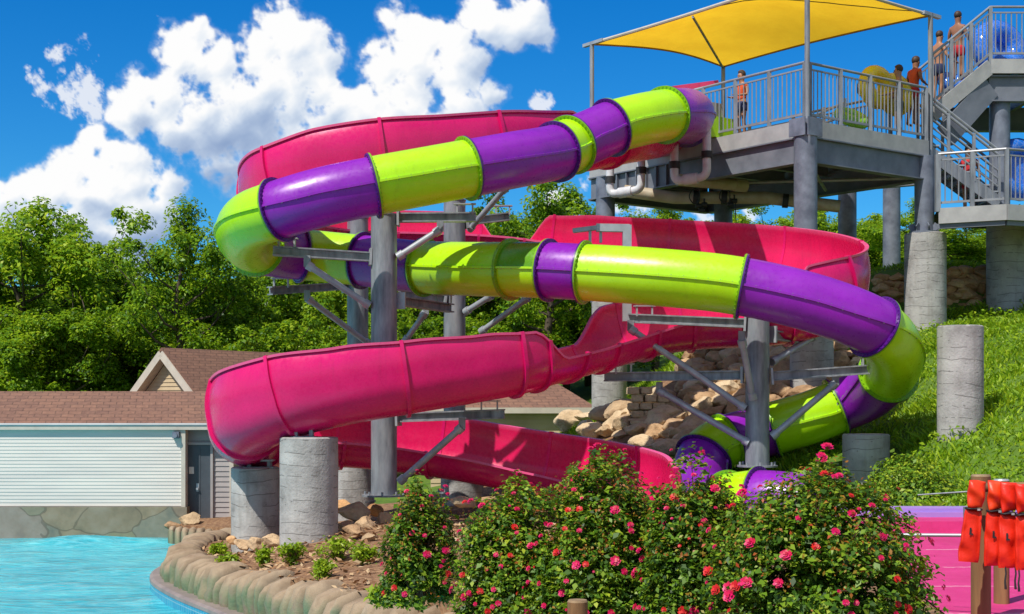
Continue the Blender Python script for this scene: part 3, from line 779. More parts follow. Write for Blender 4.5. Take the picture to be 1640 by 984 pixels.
# ------------------------------------------------------------------ ground cover
def mulch_chips():
    n = 9000; x = NR.uniform(-6, 2.5, n); y = NR.uniform(9.5, 28.5, n)
    ok = ~inpoly(x, y, POOL); x, y = x[ok], y[ok]; z = ground(x, y)+.012
    nr = NR.normal(size=(len(x),3))*.35+np.array([0,0,1])
    me = leaves_mesh('mulch', np.stack([x,y,z+.03],1), nr, NR.uniform(.06,.17,len(x)), M['chips'], aspect=.4, fold=.04)
    tag(link('mulch', me), 'loose brown wood chip mulch covering the planting bed', 'mulch', kind='stuff')
mulch_chips()
def grass():
    n = 150000; x = NR.uniform(-1, 15, n); y = NR.uniform(20.2, 40, n)
    ok = ~inpoly(x, y, [(1.2,29.2),(6.0,29),(7.0,31),(7.6,34.8),(3.6,35.4),(1.6,34.3)]) & ~inpoly(x, y, [(2.6,8),(17,8),(17,21.1),(3.9,21.1)])
    ok &= ~((x < 4.6) & (y < 27)) & ~((x < 1.4) & (y < 31)) & ~((x < -.2) & (y < 33))
    ok &= ((x > 5.0) | (y > 30)) | (NR.random(n) < .6)
    ok &= ~((np.abs(x-6.41) < .62) & (y > 24.6) & (y < 27.0))
    ok &= ~((y > 35.1) & (y < 36.5) & (x > 8.4) & (x < 12.6))
    x, y = x[ok], y[ok]
    cl = np.array([mnoise.noise(Vector((a*.9, b*.9, 0))) for a, b in zip(x, y)])
    keep = NR.random(len(x)) < np.clip(.8+cl*.9, .1, 1); x, y, cl = x[keep], y[keep], cl[keep]
    z = ground(x, y)+.02; n = len(x)
    h = NR.uniform(.05,.13,n)*(1+cl*.9); w = NR.uniform(.010,.020,n)*1.25
    an = NR.uniform(0,6.28,n); ln = NR.normal(size=(n,2))*.55
    v = np.empty((n,4,3)); d = np.stack([np.cos(an), np.sin(an)],1)
    b = np.stack([x,y,z],1)
    v[:,0] = b; v[:,0,:2] -= d*w[:,None]; v[:,1] = b; v[:,1,:2] += d*w[:,None]
    v[:,2] = b; v[:,2,2] += h*.6; v[:,2,:2] += ln*h[:,None]*.5+d*w[:,None]*.8
    v[:,3] = b; v[:,3,2] += h; v[:,3,:2] += ln*h[:,None]*1.2
    f = np.arange(n*4).reshape(n,4)
    me = npmesh('grass', v.reshape(-1,3), f[:,[0,1,2,3]], M['grass'])
    tag(link('grass', me), 'lush bright green grass covering the hillside right of the slides', 'grass', kind='stuff')
    # broader weeds in the turf
    m = 15000; x = NR.uniform(4, 14, m); y = NR.uniform(20.5, 35, m)
    cl = np.array([mnoise.noise(Vector((a*1.3+9, b*1.3, 3))) for a, b in zip(x, y)])
    ok = (cl > .02) & ~((np.abs(x-6.4) < .9) & (np.abs(y-25.9) < 1.0)) & ~inpoly(x, y, [(2.6,8),(17,8),(17,21.2),(3.9,21.2)]) & ~inpoly(x, y, [(1.2,29),(6.2,29),(7.6,34.8),(1.6,34.3)])
    x, y, cl = x[ok], y[ok], cl[ok]
    c = np.stack([x, y, ground(x, y)+NR.uniform(.05,.20,len(x))*(1+cl)],1)
    me = leaves_mesh('weeds', c, NR.normal(size=(len(x),3))*.6+np.array([0,-.2,.8]), NR.uniform(.06,.13,len(x)), M['grass'], aspect=.5)
    tag(link('ground_cover', me), 'broad leaved green ground cover mixed into the hillside grass', 'ground cover', kind='stuff')
grass()

# ------------------------------------------------------------------ buildings
def clap(mb, x0, x1, y, z0, z1, h=.115, nrm=-1, lean=.022):
    """overlapping boards on a wall that faces -y"""
    z = z0
    while z < z1-1e-3:
        zt = min(z+h, z1)
        mb.add([(x0,y-lean,z),(x1,y-lean,z),(x1,y-.002,zt),(x0,y-.002,zt),(x0,y,z),(x1,y,z)], [(0,1,2,3),(4,5,1,0)])
        z = zt
def pool_building():
    Y = 34.8; x0, x1 = -26, P(297,0,Y).x; zb = WATER_Z-1; zs = P(0,812,Y).z; zt = P(0,682,Y).z
    root = thing('pool_building', 'long low white clapboard building with brown shingle roof at the pool edge', 'building', (x1-6, Y, WATER_Z))
    mb = MB(); mb.box(((x0+x1)/2, Y+2.5, (zs+zt)/2), (x1-x0, 5, zt-zs)); clap(mb, x0, x1-.08, Y, zs+.02, zt, .085, lean=.013)
    mb.build('wall', M['siding'], root, ang=20)
    mb = MB(); mb.box(((x0+x1)/2, Y+.13, (zb+zs)/2), (x1-x0+.1, .42, zs-zb-.004)); mb.build('stone_base', M['stonebase'], root)
    # rocky lumps at the foot of the base
    mb = MB(); mb.box((x1-.04, Y-.03, (zs+zt)/2), (.10, .06, zt-zs)); mb.build('corner_board', M['trim'], root)
    # recessed entrance bay
    xr = P(374,0,35.1).x; Yr = 35.1
    mb = MB(); mb.box(((x1+xr)/2, Yr+1.5, -.4), (xr-x1, 3, 3.2)); clap(mb, x1+.02, xr, Yr, -2.0, zt, .125); mb.build('entrance_wall', M['siding_grey'], root, ang=20)
    mb = MB(); mb.box((xr-.04, Yr-.03, -.35), (.1, .06, 3.2)); mb.build('corner_board', M['trim'], root)
    dx0, dx1 = P(301,0,Yr).x, P(338,0,Yr).x; dz1 = P(0,713,Yr).z; dz0 = P(0,832,Yr).z
    fr = MB()
    fr.box((dx0-.03, Yr-.04, (dz0+dz1)/2), (.06,.08,dz1-dz0)); fr.box((dx1+.03, Yr-.04, (dz0+dz1)/2), (.06,.08,dz1-dz0)); fr.box(((dx0+dx1)/2, Yr-.04, dz1+.035), (dx1-dx0+.12,.08,.06))
    d = MB(); d.box(((dx0+dx1)/2, Yr-.035, (dz0+dz1)/2), (dx1-dx0-.004, .03, dz1-dz0)); d.box(((dx0+dx1)/2+.02, Yr-.054, (dz0+dz1)/2), (.03,.012,dz1-dz0))
    do = d.build('door', M['door'], root); fr.build('frame', M['siding_grey'], do)
    h = MB(); h.cyl((dx0+.06+.19, Yr-.12, dz0+.75), (dx0+.25, Yr-.05, dz0+.75), .03, 10); h.box((dx0+.25, Yr-.055, dz0+.78), (.06,.02,.2)); h.build('handle', M['steel_light'], do)
    s = MB(); s.box((dx0+.1, Yr-.058, dz0+1.2), (.12,.01,.17)); s.build('notice', M['siding'], do)
    # roof
    ze = P(0,678,Y-.05).z; yr = 37.6; zr = P(0,627,yr).z; xe = P(420,0,36).x
    mb = MB(); th = .06
    a = [(x0-.3, Y-.05, ze),(xe, Y-.05, ze),(xe, yr, zr),(x0-.3, yr, zr),(xe, yr+3.1, ze),(x0-.3, yr+3.1, ze)]
    mb.add(a+[(p[0],p[1],p[2]-th) for p in a], [(0,1,2,3),(3,2,4,5),(6,9,8,7),(9,11,10,8),(0,6,7,1),(1,7,8,2),(2,8,10,4),(5,4,10,11)])
    mb.build('roof', M['shingle'], root, ang=20)
    mb = MB(); mb.box(((x0+xe)/2, Y-.09, ze-.085), (xe-x0, .04, .15)); mb.box(((x0+xe)/2, Y-.03, ze-.155), (xe-x0, .08, .02)); mb.build('fascia_board', M['trim'], root)
    mb = MB(); mb.tube([(x0, Y-.10, ze-.035), (xe, Y-.10, ze-.035)], .036, 8); mb.build('gutter', M['gutter'], root)
    q = P(283,697,Y); mb = MB(); mb.box((q.x, Y-.07, q.z), (.16,.12,.16)); mb.cyl((q.x, Y-.2, q.z-.01), (q.x, Y-.1, q.z-.01), .055, 12)
    mb.build('wall_camera', M['steel_blue'], root)  # small camera box fixed to the wall
pool_building()
def gable_house():
    ap = P(258,557,39.5); th = R(56); dx = Vector((math.cos(th), math.sin(th), 0)); dn = Vector((-dx.y, dx.x, 0)); L = 9.0; hw = 2.3; rz = ap.z; ez = rz-2.2
    root = thing('gable_house', 'tan clapboard house with brown gable roof behind the pool building', 'house', (ap.x+2, ap.y+2, -1.2))
    A = Vector((ap.x, ap.y, 0)); up = Vector((0,0,1)); B = A+dx*L
    pt = lambda o, s, z: o+dn*s+up*z
    mb = MB(); i = .5
    A2 = A+dx*.28
    mb.add([pt(A2,-hw+i,-2),pt(A2,hw-i,-2),pt(A2,hw-i,ez+.1),pt(A2,0,rz-.28),pt(A2,-hw+i,ez+.1), pt(B,-hw+i,-2),pt(B,hw-i,-2),pt(B,hw-i,ez+.1),pt(B,0,rz-.28),pt(B,-hw+i,ez+.1)],
           [(0,1,2,3,4),(9,8,7,6,5),(0,4,9,5),(1,6,7,2)]); mb.build('wall', M['siding_tan'], root)
    # boards of the gable, each lapped over the one below
    mb = MB(); z = ez-.4
    while z < rz-.45:
        w = (rz-.30-z)/2.2*hw if z > ez else hw-i
        w = min(w, hw-i)-.02; w2 = min((rz-.30-z-.11)/2.2*hw, hw-i)-.02
        mb.add([pt(A2-dx*.025,-w,z),pt(A2-dx*.025,w,z),pt(A2-dx*.004,w2,z+.11),pt(A2-dx*.004,-w2,z+.11)], [(0,1,2,3)]); z += .11
    mb.build('gable_boards', M['siding_tan'], root)
    mb = MB(); t = .08
    for sgn in (-1, 1):
        c = [pt(A,0,rz),pt(B,0,rz),pt(B,sgn*hw*1.08,ez-.16),pt(A,sgn*hw*1.08,ez-.16)]
        mb.add(c+[v-up*t for v in c], [(0,1,2,3),(7,6,5,4),(0,3,7,4),(3,2,6,7),(1,5,6,2)])
    mb.build('roof', M['shingle'], root, ang=20)
    mb = MB()
    for sgn in (-1, 1): mb.beam(pt(A-dx*.02,0,rz-.17), pt(A-dx*.02,sgn*hw*1.08,ez-.33), .04, .2)
    for sgn in (-1, 1):
        c = [pt(A,0,rz-.27),pt(A2,0,rz-.27),pt(A2,sgn*hw*1.05,ez-.4),pt(A,sgn*hw*1.05,ez-.4)]; mb.add(c, [(0,1,2,3)])
    mb.build('barge_board', M['trim'], root)
gable_house()
def hip_house():
    Y = 40.0; xa, xb = P(690,0,Y).x, P(938,0,Y).x; ze = P(0,653,Y).z; yr = 42.5
    root = thing('hip_roof_house', 'tan walled house with brown hip roof seen beneath the slides', 'house', (P(830,0,Y).x, Y, -1.0))
    mb = MB(); mb.box(((xa+xb)/2, Y+2.25, ze-1.4), (xb-xa, 4.6, 2.8)); clap(mb, xa, xb, Y-.05, ze-2.7, ze-.02, .15); mb.build('wall', M['siding_tan'], root, ang=20)
    zr = P(0,592,yr).z
    mb = MB(); a = [(xa-.3,Y-.3,ze),(xb+.3,Y-.3,ze),(xb-1.4,yr,zr),(xa-.3,yr,zr),(xb+.3,yr+2.8,ze),(xa-.3,yr+2.8,ze)]
    mb.add(a, [(0,1,2,3),(1,4,2),(4,5,3,2)]); mb.add([(p[0],p[1],p[2]-.05) for p in (a[0],a[1],a[4],a[5])], [(3,2,1,0)])
    mb.build('roof', M['shingle'], root, ang=20)
    mb = MB(); mb.box(((xa+xb)/2, Y-.31, ze-.08), (xb-xa+.6,.04,.16)); mb.build('fascia_board', M['trim'], root)
    for px in (705,):
        q = P(px,668,Y-.1); mb = MB(); mb.box((q.x, Y-.08, q.z), (.5,.06,.6)); w = mb.build('window', M['trim'], root)
        mb = MB(); mb.box((q.x, Y-.115, q.z), (.4,.02,.5)); mb.build('pane', M['door'], w)
hip_house()
# little raised rock basin by the door
def basin():
    root = thing('rock_ledge', 'small mossy faux rock ledge standing in the pool by the door', 'rock ledge', P(322,850,33.3))
    mb = MB(); n = 46; vs = []
    prof = [(0,.02),(.0,.30),(-.10,.36),(-.30,.36),(-.5,.30)]
    A, Bq = P(268,858,33.2), P(385,858,32.6)
    for i in range(n):
        f = i/(n-1); c = A.lerp(Bq, f); bow = -1.0*math.sin(f*math.pi)*.5
        gr = abs(math.sin(f*math.pi*9))**.35
        for o, z in prof:
            vs.append((c.x, c.y+bow-o*1.0+.06*(1-gr), WATER_Z-.1+(z*1.15+(.1 if z > .1 else 0))-(.06*(1-gr) if z > .1 else 0)+.04*mnoise.noise(Vector((f*12,o*3,z*3)))))
    m = len(prof); mb.add(vs, [(i*m+k, i*m+k+1, (i+1)*m+k+1, (i+1)*m+k) for i in range(n-1) for k in range(m-1)])
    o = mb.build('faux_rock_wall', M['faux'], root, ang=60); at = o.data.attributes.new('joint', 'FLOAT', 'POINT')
    at.data.foreach_set('value', np.array([1-abs(math.sin(i/(n-1)*math.pi*9))**.35 for i in range(n) for _ in prof], np.float32))
    mb = MB(); mb.add([(A.x,A.y+.1,WATER_Z+.28),(A.x+.8,A.y-.4,WATER_Z+.28),(Bq.x,Bq.y,WATER_Z+.28),(Bq.x+.3,36,WATER_Z+.28),(A.x,36,WATER_Z+.28)], [(0,1,2,3,4)]); mb.build('soil', M['dirt'], root)
    p = P(305,838,33.6); rock('p', (p.x, p.y, p.z-.12), .75, 'tan boulder on the little rock ledge beside the grey door', None, flat=1.0)
    p = P(276,838,33.4); rock('b', (p.x, p.y, p.z-.15), .4, 'small brown boulder at the left tip of the little rock ledge', None, flat=1.0)
basin()
# ------------------------------------------------------------------ the enclosed tube slide
TR = .5
# (px, py, distance, colour of the section that STARTS here or None)
TUBE = [(1100,197,33.2,'purple'),(1105,191,31.6,None),(1106,184,30.1,None),(1095,181.5,29.1,None),(1066,184.5,28.25,'green'),(1030,191,27.8,None),(980,204,27.4,'purple'),(950,217,27.1,None),(920,230,26.8,'green'),(892,243,26.4,'purple'),(820,257,25.5,None),
 (750,270,25.0,'green'),(675,284,24.7,None),(600,298,24.5,'purple'),(515,316,24.4,None),(448,336,24.5,'green'),(404,352,25.0,None),(390,376,26.0,None),(408,395,27.0,'purple'),(442,403,27.8,None),(475,407,28.2,'green'),(525,412,28.4,None),
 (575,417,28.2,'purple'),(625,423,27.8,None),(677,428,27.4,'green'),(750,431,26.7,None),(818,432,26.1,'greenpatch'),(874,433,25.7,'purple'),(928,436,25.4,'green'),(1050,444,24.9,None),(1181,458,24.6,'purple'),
 (1310,488,24.4,None),(1400,524,24.5,'green'),(1431,560,25.2,None),(1424,598,26.2,'purple'),(1385,633,27.0,None),(1345,650,27.3,'green'),(1300,668,27.2,None),(1246,684,27.2,'purple'),(1200,697,27.3,None),(1165,707,27.1,'green'),
 (1131,728,26.9,'purple'),(1117,768,26.4,None),(1126,798,25.4,None),(1162,806,24.6,'green'),(1213,801,24.0,'purple'),(1300,808,23.6,None)]
def frame(T):
    s = T.cross(Vector((0,0,1))).normalized(); return s, s.cross(T)
def tube_slide():
    root = thing('tube_slide', 'enclosed lime green and purple tube slide winding down from the deck', 'water slide', (3.0, 26, .2))
    pos, S, cl, = catmull([P(x,y,d) for x,y,d,_ in TUBE], step=.10)
    T = np.gradient(pos, axis=0); T /= np.linalg.norm(T, axis=1, keepdims=True)
    # section ring with a pair of bolted seams
    ring = [];
    for k in range(40):
        a = 2*math.pi*k/40; ring.append((a, TR))
    sm = []
    for a0 in (0, math.pi):
        sm += [(a0-.05, TR), (a0-.036, TR+.035), (a0+.036, TR+.035), (a0+.05, TR)]
    ring = sorted([(a, r) for a, r in ring if min(abs(a), abs(a-math.pi), abs(a-2*math.pi)) > .06]+[((a+2*math.pi) % (2*math.pi), r) for a, r in sm])
    starts = [(i, c) for i, (_,_,_,c) in enumerate(TUBE) if c]+[(len(TUBE)-1, None)]
    for (i, c), (j, _) in zip(starts, starts[1:]):
        a, b = np.searchsorted(S, cl[i]-1e-6), np.searchsorted(S, cl[j]-1e-6)
        a = min(a, len(S)-1); b = min(b, len(S)-1)
        mb = MB(); vs = []; n = len(ring); rows = range(a, b+1)
        for r in rows:
            s, u = frame(Vector(T[r]))
            for ang, rr in ring: vs.append(Vector(pos[r])+(s*math.cos(ang)+u*math.sin(ang))*rr)
        m = len(list(rows))
        F4 = [(q*n+k, q*n+(k+1)%n, (q+1)*n+(k+1)%n, (q+1)*n+k) for q in range(m-1) for k in range(n)]
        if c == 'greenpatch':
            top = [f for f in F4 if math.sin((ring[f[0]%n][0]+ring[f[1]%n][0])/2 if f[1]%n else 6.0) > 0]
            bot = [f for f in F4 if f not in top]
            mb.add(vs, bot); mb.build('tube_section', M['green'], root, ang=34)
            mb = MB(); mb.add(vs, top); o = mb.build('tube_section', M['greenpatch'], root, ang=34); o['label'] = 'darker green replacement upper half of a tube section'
        else:
            mb.add(vs, F4); mb.build('tube_section', M[c], root, ang=34)
        # bolts along both seams, seen as a dotted line
        for sg in (-1, 1):
            rows_ = []; sp = []
            for q in range(a+1, b):
                for dq, hh in ((.38,.008),(.42,.026),(.62,.026),(.66,.008)):
                    if q % 2: continue
                    cc_ = Vector(pos[q]).lerp(Vector(pos[q+1]) if q+1 < len(pos) else Vector(pos[q]), dq); s, u = frame(Vector(T[q])); cc_ = cc_+s*sg*(TR+.024); rows_.append([cc_+s*.007+u*hh, cc_+s*.007-u*hh, cc_-s*.007-u*hh, cc_-s*.007+u*hh])
            if len(rows_) > 2:
                bb = MB(); bb.add([v for r in rows_ for v in r], [(r*4+k, r*4+(k+1)%4, (r+1)*4+(k+1)%4, (r+1)*4+k) for r in range(len(rows_)-1) for k in range(4)]+[(0,1,2,3), tuple(len(rows_)*4-4+k for k in (3,2,1,0))])
                bb.build('seam_bolts', M['bolt'], root, ang=20)
    prevc = None
    for (i, c) in starts:
        r = min(np.searchsorted(S, cl[i]-1e-6), len(S)-1); t = Vector(T[r]); s, u = frame(t); p = Vector(pos[r])
        fc = c or prevc
        # at a joint the flanges of both neighbours meet
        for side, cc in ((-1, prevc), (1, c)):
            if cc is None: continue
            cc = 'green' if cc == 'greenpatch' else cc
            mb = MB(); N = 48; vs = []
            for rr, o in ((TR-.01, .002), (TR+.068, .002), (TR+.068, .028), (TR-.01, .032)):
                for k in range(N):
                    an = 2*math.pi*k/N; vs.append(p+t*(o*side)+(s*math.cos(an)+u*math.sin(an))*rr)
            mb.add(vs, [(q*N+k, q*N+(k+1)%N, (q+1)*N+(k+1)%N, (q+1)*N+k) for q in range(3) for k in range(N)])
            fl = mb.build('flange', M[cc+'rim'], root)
            bb = MB(); vs = []; NB = 40*4
            for k in range(NB):
                an = 2*math.pi*k/NB; d = s*math.cos(an)+u*math.sin(an); hh = .043 if k % 4 in (1,2) else .018
                for rr, o in ((TR+.032,.004),(TR+.032,hh),(TR+.052,hh),(TR+.052,.004)): vs.append(p+d*rr+t*side*o)
            bb.add(vs, [(k*4+q, k*4+(q+1)%4, ((k+1)%NB)*4+(q+1)%4, ((k+1)%NB)*4+q) for k in range(NB) for q in range(4)])
            bb.build('flange_bolts', M[cc+'rim'], fl, ang=20)
        prevc = c
    return pos, T
TP, TT = tube_slide()

# ------------------------------------------------------------------ the open flume
FR = .6; LO, HI = -.14, .74
# (px, py of the channel axis, distance, left wall height, right wall height)
FLUME = [(1072,207,35.2,LO,LO),(1042,210,32.6,LO,LO),(985,217,30.2,LO,LO),(915,229,29.0,LO,LO),(880,236,28.4,.62,LO),(780,246,27.4,.70,LO),(700,254,26.9,.70,LO),(620,260,26.6,.70,LO),(530,274,26.6,.68,LO),(462,296,26.9,.60,LO),(436,322,28.0,.58,LO),(452,345,29.4,.55,LO),
 (505,359,30.6,.5,LO),(580,366,31.3,.5,LO),(660,368,31.5,.5,LO),(750,371,31.6,.5,LO),(800,374,31.6,LO,LO),(838,378,31.6,LO,LO),(880,384,31.6,.62,LO),
 (960,394,31.6,HI,LO),(1060,400,31.5,HI,LO),(1160,408,31.1,HI,LO),(1250,420,30.2,HI,LO),(1314,438,29.0,HI,LO),(1338,458,27.9,HI,LO),(1324,476,27.1,HI,LO),(1283,492,26.8,HI,LO),(1230,500,26.7,LO,LO),(1180,503,26.8,LO,.5),(1120,506,26.9,LO,.5),(1060,514,26.8,LO,.48),(1008,526,26.5,LO,.46),(955,540,26.0,LO,LO),
 (905,553,25.4,LO,LO),(868,562,25.0,LO,LO),(830,573,24.7,.42,LO),(760,586,24.4,.5,LO),(660,602,24.1,.57,LO),(560,619,24.0,.64,LO),(470,640,24.1,.72,LO),(408,666,24.6,.76,LO),(392,688,25.6,.74,LO),(420,696,26.5,.7,LO),(470,696,27.1,.62,LO),
 (540,696,27.5,.56,LO),(640,704,27.6,.54,LO),(743,719,27.4,.54,LO),(850,739,27.0,.54,LO),(935,755,26.3,.54,LO),(1000,775,25.3,.54,LO),(1022,802,24.0,.53,LO)]
RIBS = [0,1.25,2.7,4,6,7.85,9.3,11,12.7,14.3,16,17,19,20.7,22.4,24.0,25.5,26.7,28.3,29.6,31,32.1,33.5,34.1,36.1,38.0,39.4,40.8,43,44.5,46,47.5,49]
def flume_profile(hl, hr, off=0.0):
    """from the left rim, round the trough, to the right rim (s, u)"""
    def half(h, sg):
        top = FR*math.pi/2+h if h >= 0 else FR*(math.pi/2-math.asin(-h/FR))
        pts = []
        for k in range(17):
            d = top*k/16
            if d <= FR*math.pi/2: a = d/FR; x, z = (FR+off)*math.sin(a), -(FR+off)*math.cos(a)
            else:
                z = d-FR*math.pi/2; x = FR+off+.04*math.sin(math.pi*min(1, z/.75))*min(1, h/.5)-.06*(z/.74)**2*(h > .3)
            pts.append((sg*x, z))
        return pts
    return half(hl, -1)[::-1]+half(hr, 1)[1:]
def flume():
    root = thing('open_flume', 'open hot pink flume with high outer walls winding beside the tube slide', 'water slide', (-.5, 27, .0))
    pos, S, cl, H = catmull([P(x,y,d) for x,y,d,_,_ in FLUME], [(l,r) for *_,l,r in FLUME], step=.10)
    T = np.gradient(pos, axis=0); T[:,2] *= .9; T /= np.linalg.norm(T, axis=1, keepdims=True)
    rl = [float(np.interp(x+1 if x > 0 else 0, np.arange(len(cl)), cl)) for x in RIBS]
    ri = [min(int(np.searchsorted(S, x-1e-6)), len(S)-1) for x in rl]
    def xf(r, q):
        t = Vector(T[r]); s, u = frame(t); return Vector(pos[r])+s*q[0]+u*q[1]
    for a, b in zip(ri, ri[1:]):
        vs = []; inn = []; rimv = []
        for r in range(a, b+1):
            hl, hr = H[r]; inner = flume_profile(hl, hr); outer = flume_profile(hl, hr, .03)[::-1]
            m1 = len(inner)
            lipL = [(-(abs(outer[-1][0])+.045), inner[0][1]-.03), (-(abs(outer[-1][0])+.05), inner[0][1]+.012)]
            lipR = [(abs(inner[-1][0])+.08, inner[-1][1]+.012), (abs(inner[-1][0])+.078, inner[-1][1]-.03)]
            prof = inner+lipR+[(x, z-.03 if k == 0 else z) for k, (x, z) in enumerate(outer[:-1])]+[(outer[-1][0], outer[-1][1]-.03)]+lipL
            for k, q in enumerate(prof): vs.append(xf(r, q)); inn.append(1.0 if k < m1 else 0.0); rimv.append(1.0 if k in (0, m1-1, m1, m1+1, len(prof)-1, len(prof)-2) else 0.0)
        n = len(prof); m = b-a+1
        mb = MB(); mb.add(vs, [(q*n+k, q*n+(k+1)%n, (q+1)*n+(k+1)%n, (q+1)*n+k) for q in range(m-1) for k in range(n)])
        o = mb.build('flume_section', M['pink'], root, ang=45)
        at = o.data.attributes.new('inner', 'FLOAT', 'POINT'); at.data.foreach_set('value', np.array(inn, np.float32))
        at = o.data.attributes.new('rim', 'FLOAT', 'POINT'); at.data.foreach_set('value', np.array(rimv, np.float32))
    for r in ri:
        t = Vector(T[r]); hl, hr = H[r]
        A = flume_profile(hl, hr, -.012); B = flume_profile(hl, hr, .085)
        vs = []
        for q, o in ((A, -.03), (B, -.03), (B, .03), (A, .03)):
            for k, x in enumerate(q): 
                z = x[1]+(.022 if k in (0, len(q)-1) else 0); vs.append(xf(r, (x[0], z))+t*o)
        n = len(A)
        fs = [(q*n+k, q*n+k+1, ((q+1)%4)*n+k+1, ((q+1)%4)*n+k) for q in range(4) for k in range(n-1)]
        fs += [(0, n, 2*n, 3*n), (n-1, 4*n-1, 3*n-1, 2*n-1)]
        mb = MB(); mb.add(vs, fs); fl = mb.build('flange', M['pink'], root, ang=40)
flume()

# ------------------------------------------------------------------ steel columns with arms and struts
def pipe(mb, a, b, r=.055): 
    a = Vector(a); b = Vector(b); mb.cyl(a, b, r, 10); d = (b-a).normalized()
    mb.cyl(a-d*.0, a+d*.12, r*1.35, 10); mb.cyl(b-d*.12, b, r*1.35, 10)
def ear(root, p, d):
    mb = MB(); mb.box(p, (.05,.16,.2)); mb.box(Vector(p)+Vector((.09,0,0)), (.03,.14,.18)); mb.build('bracket', M['steel_light'], root)
def steel_column(px, ptop, pbase, d, r, label, arms=(), struts=(), mt='steel', base=None):
    b = P(px, pbase, d); t = P(px, ptop, d); zb = base if base is not None else b.z
    root = thing('steel_column', label, 'column', (b.x, b.y, zb))
    mb = MB(); mb.tube([(b.x,b.y,zb),(b.x,b.y,t.z)], r, 32); mb.build('post', M[mt], root)
    mb = MB(); mb.cyl((b.x,b.y,zb), (b.x,b.y,zb+.03), r*1.7, 24)
    for k in range(8):
        a = math.pi*k/4; q = Vector((b.x+math.cos(a)*r*1.45, b.y+math.sin(a)*r*1.45, zb)); mb.cyl(q, q+Vector((0,0,.09)), .022, 6)
    mb.build('base_plate', M[mt], root)
    mb = MB(); mb.cyl((b.x,b.y,t.z-.006), (b.x,b.y,t.z+.02), r*1.06, 32); mb.build('cap', M[mt], root)
    for (x0,y0,d0,x1,y1,d1) in arms:
        a, e = P(x0,y0,d0), P(x1,y1,d1)
        mb = MB(); mb.ibeam(a, e, .16, .17); am = mb.build('arm', M[mt], root)
        n = (e-a).normalized(); mb = MB(); mb.beam(a-n*.01, a+n*.03, .3, .3); mb.build('end_plate', M['steel_light'], am)
        # saddle carrying the slide near the free end
        q = a.lerp(e, .86); mb = MB(); mb.box(q+Vector((-.14,0,.15)), (.03,.1,.2)); mb.box(q+Vector((.14,0,.15)), (.03,.1,.2)); mb.box(q+Vector((0,0,.235)), (.4,.14,.02)); mb.build('saddle', M['steel_light'], am)
    for (x0,y0,d0,x1,y1,d1) in struts:
        mb = MB(); pipe(mb, P(x0,y0,d0), P(x1,y1,d1), .06); s = mb.build('strut', M['steel_light'], root)
        e = P(x1,y1,d1); mb = MB(); mb.box(e+Vector((0,0,.06)), (.12,.05,.2)); mb.build('bracket', M['steel'], s)
    return root
steel_column(615,345,795,25.9,.235,'tall front steel column carrying the left bends of both slides',
  arms=[(594,412,25.9,437,402,25.6),(637,349,25.9,762,348,25.9),(637,482,25.9,722,494,27.8),(637,669,25.6,808,663,25.2)],
  struts=[(592,490,25.8,492,424,25.6),(637,412,25.8,705,368,25.7),(640,772,25.5,740,684,25.1)])
steel_column(728,322,762,29.6,.225,'steel column behind the front one, in the middle of the slides',
  arms=[(712,480,29.5,640,470,29.2),(745,355,29.6,815,347,29.9)],
  struts=[(752,368,29.6,811,300,28.6),(648,548,29.2,682,500,29.0),(640,752,28.2,722,684,29.4),(745,500,29.4,787,474,28.9),(770,532,29.3,846,477,28.6)], base=-.2)
steel_column(573,350,765,30.6,.225,'left rear steel column half hidden behind the front one', arms=[(556,458,30.6,432,466,28.8)], struts=[(592,552,30.0,492,478,28.9)], base=-.45)
def cee_frame():
    """the pale goose-neck frame that carries the upper flume from the right hand column"""
steel_column(1213,508,748,25.9,.215,'right steel column in front of the rock slope, with arms on both sides',
  arms=[(1195,518,25.9,1006,510,26.4),(1190,601,25.9,968,604,26.6),(1235,603,25.9,1420,590,25.7),(1232,536,26.0,1290,545,27.0)],
  struts=[(1194,655,25.8,1010,527,26.3),(1200,710,25.8,1056,626,26.5),(1236,700,25.8,1338,614,25.8),(1236,580,26.1,1306,538,27.0),(1206,640,25.6,1188,545,25.3)])
def goose():
    root = thing('goose_neck_frame', 'pale grey goose neck bracket standing above the tube in front of the upper pink wall', 'bracket', P(1004,515,26.6))
    mb = MB(); mb.beam(P(1004,515,26.6), P(1004,361,26.6), .16, .17, up=(0,1,0)); mb.build('upright', M['steel_light'], root)
    mb = MB(); mb.beam(P(1008,366,26.6), P(955,365,26.6), .15, .14); mb.beam(P(957,365,26.6), P(918,370,26.7), .13, .08); mb.build('arm', M['steel_light'], root)
    mb = MB(); mb.box(P(945,376,26.65), (.05,.1,.3)); mb.box(P(962,376,26.65), (.05,.1,.3)); mb.build('hanger', M['steel_light'], root)
goose()
